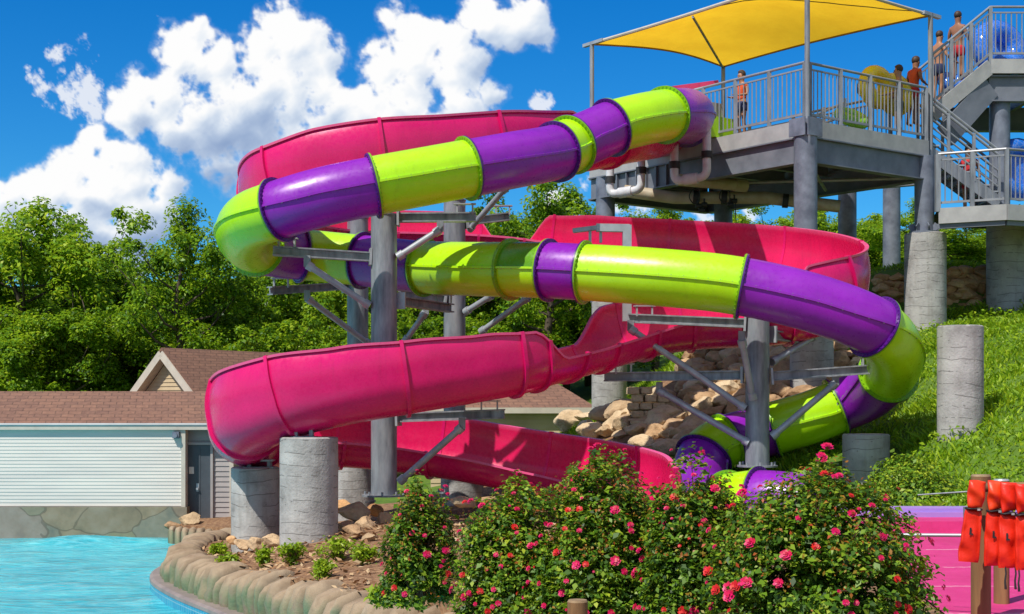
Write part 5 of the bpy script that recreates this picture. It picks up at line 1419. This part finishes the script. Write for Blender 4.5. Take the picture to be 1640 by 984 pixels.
# the towers at full size: rails 1.23 m high, built out from the foot of the deck's front corner
BIG = 1.14; foot_ = Vector((5.58,27.3,0)); shift_ = Vector((.781,3.822,-.224))
for o in [o for o in bpy.data.objects if o not in before_deck and o.parent is None and o.type in ('EMPTY','MESH')]:
    o.location = foot_+shift_+(o.location-foot_)*BIG; o.scale = (BIG, BIG, BIG)
# ------------------------------------------------------------------ trees
def tree_mesh(seed, H, W, sparse=0.0, leaf=.27, nclump=150, per=85):
    rs = np.random.default_rng(seed); random.seed(seed)
    wood = MB(); tips = []
    th = H*random.uniform(.30,.42); lean = Vector((random.uniform(-.3,.3), random.uniform(-.3,.3), 0))
    base = [Vector((0,0,-.6))]+[Vector((lean.x*f+.08*math.sin(f*5+seed), lean.y*f, th*f)) for f in np.linspace(0,1,6)]
    top = base[-1]
    lead = [top.lerp(top+Vector((random.uniform(-.4,.4), random.uniform(-.4,.4), (H-th)*.70)), f)+Vector((.15*math.sin(f*6+seed),.12*math.cos(f*5),0)) for f in np.linspace(0,1,7)]
    wood.tube(base+lead[1:], list(np.linspace(.24,.17,len(base)))+list(np.linspace(.13,.02,len(lead)-1)), 9)
    for f in np.linspace(.25, 1, 9): tips.append(lead[min(6,int(f*6))]+Vector((0,0,0)))
    nb = 15
    for i in range(nb):
        f = i/nb; z0 = th*.72+(H-th)*f*.8; o = top.lerp(lead[-1], max(0,(z0-th)/(H-th))) if z0 > th else base[0].lerp(base[-1], z0/th)
        az = i*2.4+random.uniform(-.4,.4); prof = math.sin(math.pi*min(1,(.18+f*.78)))**.8
        L = W*.5*prof*random.uniform(.7,1.15)+.3
        e = o+Vector((math.cos(az)*L, math.sin(az)*L, L*random.uniform(.25,.75)))
        m = o.lerp(e,.5)+Vector((0,0,-.12*L))
        pts = [o, o.lerp(m,.6), m, m.lerp(e,.5), e]; r0 = .085*(1-f*.6)
        wood.tube(pts, [r0, r0*.8, r0*.6, r0*.4, .012], 6)
        for k in range(4):
            q = m.lerp(e, random.uniform(0,1)); d = Vector((random.uniform(-1,1), random.uniform(-1,1), random.uniform(.0,1))).normalized()*L*random.uniform(.25,.45)
            wood.tube([q, q+d*.5+Vector((0,0,.05)), q+d], [r0*.35, r0*.22, .008], 5); tips += [q+d, q+d*.6]
        tips += [e, m.lerp(e,.6)]
    C = []; Nn = []; Sz = []
    tips = [t for t in tips if random.random() > sparse]
    for k in range(nclump+14):
        t = np.array(random.choice(tips) if k < nclump else lead[-1-(k%2)])+rs.normal(size=3)*np.array([.32,.32,.24]); r = rs.uniform(.28,.85)
        d = rs.normal(size=(per,3)); d /= np.linalg.norm(d,axis=1,keepdims=True)
        p = d*(rs.random((per,1))**.45)*r*np.array([1,1,.62])
        # sprays droop a little towards their rim
        p[:,2] -= .25*(p[:,0]**2+p[:,1]**2)
        C.append(t+p); Nn.append(d*.55+np.array([0,0,.8])+rs.normal(size=(per,3))*.35); Sz.append(rs.uniform(.55,1.2,per)*leaf)
    return wood, np.concatenate(C), np.concatenate(Nn), np.concatenate(Sz)
KINDS = []
for sd, H, W, sp, lf, nc, mt in ((11,9.5,6.5,.12,.21,160,'leaf_tree'),(12,10.5,5.2,.4,.19,105,'leaf_tree'),(13,8.5,6.8,.0,.22,210,'leaf_tree_dark'),(14,9.5,5.6,.25,.19,135,'leaf_tree'),(15,7.0,6.2,.0,.21,190,'leaf_tree_dark')):
    wd, c, nn, sz = tree_mesh(sd, H, W, sp, lf, nc, 125)
    root = thing('tree', None, 'tree', (0,0,0)); wd.build('trunk', M['bark'], root, ang=60)
    link('crown', leaves_mesh('crown', c, nn, sz, M[mt], aspect=.55), root)
    KINDS.append((root, float(np.percentile(c[:,2], 99.7)))); 
used = set()
TREES = [ # px, top, dist, kind, label
 (22,322,50,0,'tall bright green tree at the far left edge of the photo'),
 (112,352,53,3,'second tree from the left, with its top below the lower cloud'),
 (190,412,56,2,'low dark rounded tree between the left trees and the thin branchy tree'),
 (292,322,47,1,'thin open branched tree left of the slides, taller than its neighbours'),
 (388,395,51,4,'bushy tree just left of the green tube bend'),
 (470,425,55,2,'dark tree behind the left steel arms'),
 (560,418,53,3,'tree behind the two left steel columns'),
 (665,392,55,0,'tree behind the middle of the slides, left of the middle column'),
 (775,345,56,2,'tree right of the middle steel column, above the pink rim'),
 (872,283,50,3,'bright tree rising under the tube beside the left deck column'),
 (945,302,54,0,'bright tree behind the left deck column'),
 (1050,322,53,1,'thin tree top below the white pipes'),
 (1120,350,60,2,'dark tree low behind the middle of the upper pink wall'),
 (1185,352,57,3,'tree peeping over the pink wall left of the front deck column'),
 (1322,330,54,0,'tree between the front deck column and the rear columns'),
 (1400,345,56,2,'tree behind the two rear columns on the right'),
 (1470,322,52,1,'tree behind the right deck column'),
 (1545,365,46,4,'small tree above the upper stone wall'),
 (1640,330,50,3,'tree at the right edge behind the landing'),
 (-95,345,50,3,'tree just outside the left edge of the photo'),(-190,330,53,0,'second tree outside the left edge of the photo'),(1745,340,52,0,'tree just outside the right edge of the photo'),(1850,345,50,4,'second tree outside the right edge of the photo')]
def put_tree(px, py, d, k, label, group, base=None, zsc=None):
    root, H = KINDS[k]
    t = P(px, py, d); zb = gz(t.x, t.y) if base is None else base
    o = root if k not in used else copy_tree(root); used.add(k)
    s = (t.z-zb)/H; o.location = (t.x, t.y, zb); w = max(.68, min(.95, s*.85))
    o.scale = (w*random.uniform(.92,1.08), w, s); o.rotation_euler = (0,0,random.uniform(0,6.28))
    return tag(o, label, 'tree', group)
random.seed(5)
for a in TREES: put_tree(*a, 'trees behind the slides')
for i in range(26):   # the wood thickens behind: nothing in the photo tells these apart
    px = -30+i*68+random.uniform(-15,15); d = random.uniform(62,72)
    put_tree(px, random.uniform(455,480) if px < 900 else random.uniform(400,425), d, random.choice((0,2,4,2)), 'tree in the shaded wood filling in behind the front row', 'trees of the wood behind')
for i in range(17):   # understorey that closes the foot of the wood
    px = -20+i*62+random.uniform(-12,12); d = random.uniform(47,54)
    put_tree(px, random.uniform(485,520), d, random.choice((4,2)), 'low bushy young tree in the shaded understorey', 'young trees of the understorey')

# ------------------------------------------------------------------ rose bushes
def petal_mesh(name, mt, seed):
    rs = np.random.default_rng(seed); c = []; n = []; s = []
    for ring, (k, r, z, tilt) in enumerate(((7,.030,.0,.9),(6,.020,.012,.55),(4,.010,.02,.25))):
        for i in range(k):
            a = 2*math.pi*i/k+ring*.4+rs.uniform(-.2,.2)
            c.append((math.cos(a)*r, math.sin(a)*r, z+rs.uniform(-.003,.003))); n.append((math.cos(a)*tilt*-.4+rs.uniform(-.2,.2), math.sin(a)*tilt*-.4+rs.uniform(-.2,.2), 1)); s.append(.040-.006*ring)
    return leaves_mesh(name, np.array(c), np.array(n), np.array(s), mt, aspect=.95, fold=.10)
FLW = [petal_mesh('flower', M['petal'], 1), petal_mesh('flower', M['petal'], 2), petal_mesh('flower', M['petal_red'], 3)]
def rose_bush(c, rx, ry, h, nleaf, nfl, label, seed, leaf=.045):
    rs = np.random.default_rng(seed); random.seed(seed)
    c = Vector(c); root = thing('rose_bush', label, 'rose bush', c)
    def lump(d): # uneven dome
        return 1+.19*mnoise.noise(Vector(d)*1.9+Vector((seed,0,0)))+.14*mnoise.noise(Vector(d)*4.5+Vector((0,seed,0)))
    stems = MB(); shoots = []
    for i in range(46):
        a = rs.uniform(0, 6.28); e = abs(rs.normal())*.35+.12; e = rs.uniform(.1,1.35)
        d = Vector((math.cos(a)*math.cos(e), math.sin(a)*math.cos(e), math.sin(e))); L = lump(d)*(rs.uniform(.85,1.06) if i % 3 else rs.uniform(1.02,1.16))
        p = Vector((d.x*rx*L, d.y*ry*L, max(.12, d.z*h*L)))
        b = Vector((rs.uniform(-.15,.15)*rx, rs.uniform(-.15,.15)*ry, 0)); m = b.lerp(p,.5)+Vector((0,0,.18*h))
        pts = [c+b.lerp(m,f).lerp(m.lerp(p,f),f) for f in np.linspace(0,1,8)]
        stems.tube(pts, list(np.linspace(.011,.003,8)), 5); shoots.append((pts, d))
    stems.build('stems', M['stem'], root)
    N = nleaf; d = rs.normal(size=(N,3)); d[:,2] = np.abs(d[:,2])*.95-.15; d /= np.linalg.norm(d,axis=1,keepdims=True)
    lm = np.array([lump(x) for x in d]); rad = (rs.random(N)**.36)*lm
    p = np.stack([d[:,0]*rx*rad, d[:,1]*ry*rad, np.maximum(.03, d[:,2]*h*rad+.10*h)],1)
    # leave gaps where a low-frequency noise is thin
    keep = np.array([mnoise.noise(Vector(q)*3.2+Vector((seed*2,1,0))) for q in p]) > -.33+.25*(1-rad/lm)
    p, d, rad = p[keep], d[keep], (rad/lm)[keep]
    # leaflets grouped in sprays of five
    k = 4; pp = np.repeat(p, k, 0)+rs.normal(size=(len(p)*k,3))*.022; dd = np.repeat(d, k, 0)
    nn = dd*.55+np.array([0,-.1,.75])+rs.normal(size=pp.shape)*.45
    link('foliage', leaves_mesh('foliage', pp, nn, np.clip(rs.lognormal(-.08,.34,len(pp)),.4,1.7)*leaf, M['leaf_rose'], aspect=.62), root).location = (0,0,0)
    # long shoots with young bronze leaves and buds
    q = []; qn = []
    for pts, dr in shoots:
        for f in range(4, 8):
            for r in range(6):
                q.append(np.array(pts[f]-c)+rs.normal(size=3)*.035); qn.append(np.array(dr)*.5+rs.normal(size=3)*.6+np.array([0,0,.5]))
    m = int(nleaf*.24); i = rs.choice(np.where(p[:,2] > .42*h)[0], m); i = i[rad[i] > .85]
    q = np.concatenate([np.array(q), p[i]+rs.normal(size=(len(i),3))*.02+d[i]*.03]); qn = np.concatenate([np.array(qn), d[i]+rs.normal(size=(len(i),3))*.5])
    link('young_leaves', leaves_mesh('young_leaves', q, qn, rs.uniform(.022,.046,len(q)), M['leaf_young'], aspect=.5), root)
    for k in range(nfl):
        for _ in range(40):
            x = Vector(rs.normal(size=3)); x.z = abs(x.z)*.9-.1; x.normalize()
            if x.y < .35: break
        L = lump(x)*rs.uniform(.98,1.10); pos = Vector((x.x*rx*L, x.y*ry*L, max(.12, x.z*h*L+.1*h)))
        f = link('flower', FLW[rs.choice(3, p=(.45,.33,.22))], root); f.location = pos
        f.rotation_euler = (x+Vector((rs.uniform(-.4,.4),-.5,.35))).to_track_quat('Z','Y').to_euler(); s = float(np.clip(rs.lognormal(-.58,.36),.26,.95)); f.scale = (s,s,s)
def bush(px0, px1, ptop, d, *a, base=None, **k):
    x0, x1 = P(px0,0,d).x, P(px1,0,d).x; cx = (x0+x1)/2; zb = gz(cx, d) if base is None else base
    rose_bush((cx, d, zb), (x1-x0)/2*.90, (x1-x0)/2*.85, (P(0,ptop,d).z-zb)*.98, *a, **k)
bush(603,738,790,13.6, 3700, 34, 'small leftmost rose bush on the mulch beside the brown boulders', 21, leaf=.047)
bush(718,935,790,12.0, 5600, 52, 'low rose bush left of centre with many orange buds', 22)
bush(835,1100,760,11.6, 8200, 70, 'tall middle rose bush hiding the end of the pink flume', 23)
bush(1015,1215,752,11.0, 5200, 56, 'narrow rose bush in front of the right steel column', 24)
bush(1110,1510,765,9.7, 10500, 74, 'largest rose bush at the right, beside the pink painted slab', 25, leaf=.043)

# ------------------------------------------------------------------ small plants on the mulch
def lime_plant(px, py, d, r, h, label, seed, fern=False):
    rs = np.random.default_rng(seed); p = P(px, py, d); p.z = gz(p.x, p.y); root = thing('leafy_plant', label, 'plant', p)
    st = MB(); C = []; Nn = []
    for i in range(16 if not fern else 22):
        a = rs.uniform(0,6.28); e = rs.uniform(.35,1.4); d3 = Vector((math.cos(a)*math.cos(e), math.sin(a)*math.cos(e), math.sin(e)))
        tip = Vector((d3.x*r, d3.y*r, d3.z*h)); m = tip*.55+Vector((0,0,.15*h)); pts = [p+Vector((0,0,-.02)), p+m*.6, p+m, p+tip]
        st.tube(pts, [.007,.006,.005,.002], 5)
        for f in np.linspace(.3,1,10):
            q = m*f*1.0 if f < .5 else m.lerp(tip, (f-.5)*2)
            for s in range(3): C.append(np.array(q)+rs.normal(size=3)*.035); Nn.append(np.array([0,-.2,1])+rs.normal(size=3)*.6)
    st.build('stems', M['stem'], root)
    link('foliage', leaves_mesh('foliage', np.array(C), np.array(Nn), rs.uniform(.05,.11,len(C)), M['leaf_lime'], aspect=.42), root)
for i, (x,y,d,r,h,l) in enumerate([(422,893,21.8,.13,.22,'small spiky yellow green plant below the shorter concrete pillar'),(468,890,21.4,.24,.28,'lime green leafy plant at the left foot of the front pillar'),
    (540,888,21.0,.36,.32,'largest lime green leafy plant on the mulch right of the front pillar'),(520,925,19.2,.22,.24,'lime green plant nearest the planter wall'),(365,900,22.8,.16,.14,'low yellow grass tuft near the inside of the planter curve'),(585,908,20.4,.2,.2,'sparse lime plant at the left of the left rose bush'),(350,874,25.5,.22,.18,'pale yellow tuft at the far bend of the planter'),(612,960,14.8,.12,.14,'little green sprout beneath the left rose bush')]):
    lime_plant(x,y,d,r,h,l,40+i)

# ------------------------------------------------------------------ posts, rail, vests, painted slab
def post(px, ptop, d, r, label, base=None, top='woodcut'):
    t = P(px, ptop, d); zb = gz(t.x, t.y)-.1 if base is None else base; root = thing('wooden_post', label, 'post', (t.x,t.y,zb))
    mb = MB(); n = 28; vs = []; rows = 14
    for i in range(rows+1):
        z = zb+(t.z-zb)*i/rows
        for k in range(n):
            a = 2*math.pi*k/n; w = 1+.03*mnoise.noise(Vector((math.cos(a)*1.5, math.sin(a)*1.5, z*1.2+px)))-(.10 if k == int(n*.72) and i < rows-1 else 0)
            vs.append((t.x+math.cos(a)*r*w, t.y+math.sin(a)*r*w, z))
    mb.add(vs, [(i*n+k, i*n+(k+1)%n, (i+1)*n+(k+1)%n, (i+1)*n+k) for i in range(rows) for k in range(n)]); mb.build('shaft', M['wood'], root, ang=50)
    mb = MB(); mb.add([vs[rows*n+k] for k in range(n)]+[(t.x+(vs[rows*n+k][0]-t.x)*.9, t.y+(vs[rows*n+k][1]-t.y)*.9, t.z+.012) for k in range(n)], [(k,(k+1)%n,n+(k+1)%n,n+k) for k in range(n)]+[tuple(n+k for k in range(n))]); mb.build('end_grain', M[top], root)
    return root
post(1571,763,10.6,.072,'tall round wooden post carrying the orange life vests')
post(925,964,9.0,.064,'short sawn wooden post in front of the rose bushes')
post(1604,770,11.6,.062,'second wooden post just behind the vests',top='steel_light')
def hrail(a, b, r, label, cat, mt, name):
    mb = MB(); mb.tube([a, b], r, 10); return tag(mb.build(name, M[mt]), label, cat)
hrail(P(1440,857,10.9), P(1562,858,10.7), .014, 'thin grey metal rail between the right rose bush and the wooden post', 'rail', 'steel_light', 'metal_rail')
hrail(P(1470,793,10.9), P(1560,787,10.7), .006, 'thin grey cable leading to the wooden post', 'cable', 'steel', 'steel_cable')
hrail(P(1556,781,10.38), P(1760,778,10.1), .035, 'wooden hanging bar the life vests are draped over', 'bar', 'wood', 'hanging_bar')
mb = MB(); c = P(1548,822,10.55); mb.box(c, (.035,.05,.09)); mb.cyl(c+Vector((0,-.03,.05)), c+Vector((0,-.03,-.06)), .014, 8); tag(mb.build('rail_clamp', M['steel']), 'grey metal clamp on the left side of the tall wooden post', 'clamp')
def vest(px, d, w, y0, ym, y1, tilt, mt, label, seed, strap):
    """folded vest: a short padded collar over the bar, a long ribbed panel below"""
    rs = random.Random(seed); top = P(px, y0, d); root = thing('life_vest', label, 'life vest', P(px, y1, d))
    ax = Matrix.Rotation(tilt, 4, 'Y'); W = w/F*d; zm, ze = (y0-ym)/F*d, (y0-y1)/F*d
    def pad(z0, z1, wa, wb, t, name, mtl, ribs, bulge, par=root):
        mb = MB(); n = 32; rows = 22; vs = []
        for i in range(rows+1):
            f = i/rows; z = z0+(z1-z0)*f; ww = (wa+(wb-wa)*f)/2; e = min(1, (4*f*(1-f))**.25 if 0 < f < 1 else .35)
            for k in range(n):
                a = 2*math.pi*k/n; cx, sx = math.cos(a), math.sin(a)
                x = math.copysign(abs(cx)**.55, cx)*ww*(.86+.14*e); y = math.copysign(abs(sx)**.7, sx)*t*e*(1+.16*math.cos(cx*ribs))
                wr = .020*mnoise.noise(Vector((x*16+seed, z*9, seed)))+.010*math.sin(z*45+x*30+seed)*bulge
                vs.append(top+ax @ Vector((x, y+wr-.045*(1 if name == 'collar' else .55), z+.5*wr)))
        mb.add(vs, [(i*n+k, i*n+(k+1)%n, (i+1)*n+(k+1)%n, (i+1)*n+k) for i in range(rows) for k in range(n)]+[tuple(range(n)), tuple(rows*n+k for k in range(n))])
        return mb.build(name, M[mtl], par, ang=70)
    pad(.015, zm+.012, W*.84, W*.76, .032, 'collar', mt, 3, 1.0)
    pad(zm-.008, ze, W*.82, W*1.02, .024, 'panel', 'vest' if mt == 'vest' else 'vest', 6, .3)
    pad(zm+.008, zm-.008, W*.80, W*.80, .040, 'waist_strap', 'black', 1, 0)
    mb = MB(); q = top+ax @ Vector((W*.1, -.09, zm)); mb.box(q, (.018,.012,.014)); mb.build('buckle', M['fascia'], root)
    mb = MB(); q = top+ax @ Vector((W*-.12, -.062, (zm+ze)/2+.03)); mb.box(q, (.012,.006,.05), ax.to_3x3()); mb.box(q+Vector((.006,0,-.02)), (.026,.005,.010), ax.to_3x3()); mb.build('marking', M['black'], root)
    if strap:
        for dx in strap:
            mb = MB(); q = top+ax @ Vector((dx, -.03, ze+.02)); mb.tube([q, q+Vector((.006,0,-.06)), q+Vector((-.004,-.01,-.11)), q+Vector((.004,0,-.17))], [.006,.006,.007,.009], 6); mb.build('strap', M['black'], root)
vest(1562,10.28,34,773,815,900,R(6),'vestlight','leftmost orange life vest, lighter orange at the collar, hanging in front of the post',1,None)
vest(1592,10.22,33,774,818,906,R(1),'vestlight','second orange life vest from the left, with white creases on its collar',2,None)
vest(1612,10.16,32,776,822,909,R(0),'vest','third life vest from the left, with black straps dangling below',3,(-.02,.05))
vest(1638,10.10,38,778,824,912,R(-2),'vest','rightmost red orange life vest at the edge of the photo',4,(-.06,))
# painted slab with its lavender kerb and step
mb = MB(); mb.add([(3.05,8.6,.004),(18,8.6,.004),(18,20.6,.004),(4.4,20.6,.004)], [(0,1,2,3)]); tag(mb.build('painted_slab', M['pad'], loc=(4,14,0)), kind='structure')
mb = MB(); mb.box((10.9,18.3,.075), (13.4,.5,.14)); tag(mb.build('pink_step', M['pad']), 'low pink painted concrete step across the slab', 'step')
mb = MB(); mb.box((11.2,20.85,.05), (13.6,.5,.15)); mb.box((11.2,20.57,.035), (13.6,.06,.08)); tag(mb.build('painted_kerb', M['curb_purple']), 'lavender painted kerb along the far edge of the pink slab', 'kerb')
def blue_shrub():
    p = P(1632,776,16.5); p.z = max(0, gz(p.x,p.y)); root = thing('shrub', 'small dark blue green shrub at the right edge above the vests', 'shrub', p)
    n = 900; d = NR.normal(size=(n,3)); d[:,2] = abs(d[:,2]); d /= np.linalg.norm(d,axis=1,keepdims=True); r = NR.random((n,1))**.4
    link('foliage', leaves_mesh('foliage', d*r*np.array([.28,.28,.62]), d+np.array([0,0,.4]), NR.uniform(.04,.09,n), M['leaf_rose'], aspect=.5), root)
    s = MB(); [s.tube([p, p+Vector((math.cos(a)*.2, math.sin(a)*.2, .45))], [.012,.004], 5) for a in range(6)]; s.build('stems', M['stem'], root)
blue_shrub()
# shaded shrubs at the foot of the slope, behind the roses
def low_shrub(px, py, d, w, h, label, seed):
    rs = np.random.default_rng(seed); p = P(px, py, d); p.z = gz(p.x, p.y); root = thing('shrub', label, 'shrub', p)
    n = 2600; q = rs.normal(size=(n,3)); q[:,2] = abs(q[:,2]); q /= np.linalg.norm(q,axis=1,keepdims=True); r = rs.random((n,1))**.4
    lm = np.array([1+.3*mnoise.noise(Vector(a)*2.4+Vector((seed,0,0))) for a in q])[:,None]
    link('foliage', leaves_mesh('foliage', q*r*lm*np.array([w,w*.7,h]), q*.6+np.array([0,-.2,.7])+rs.normal(size=(n,3))*.4, rs.uniform(.05,.11,n), M['leaf_rose'], aspect=.55), root)
    s = MB(); [s.tube([p, p+Vector((math.cos(a)*w*.5, math.sin(a)*w*.4, h*.7))], [.014,.004], 5) for a in range(7)]; s.build('stems', M['stem'], root)
low_shrub(1470,792,22.4,.8,.6,'dark green low shrub behind the right rose bush at the foot of the slope',61)
low_shrub(1450,780,23.6,.6,.5,'dark shrub beside the short concrete pillar',62)
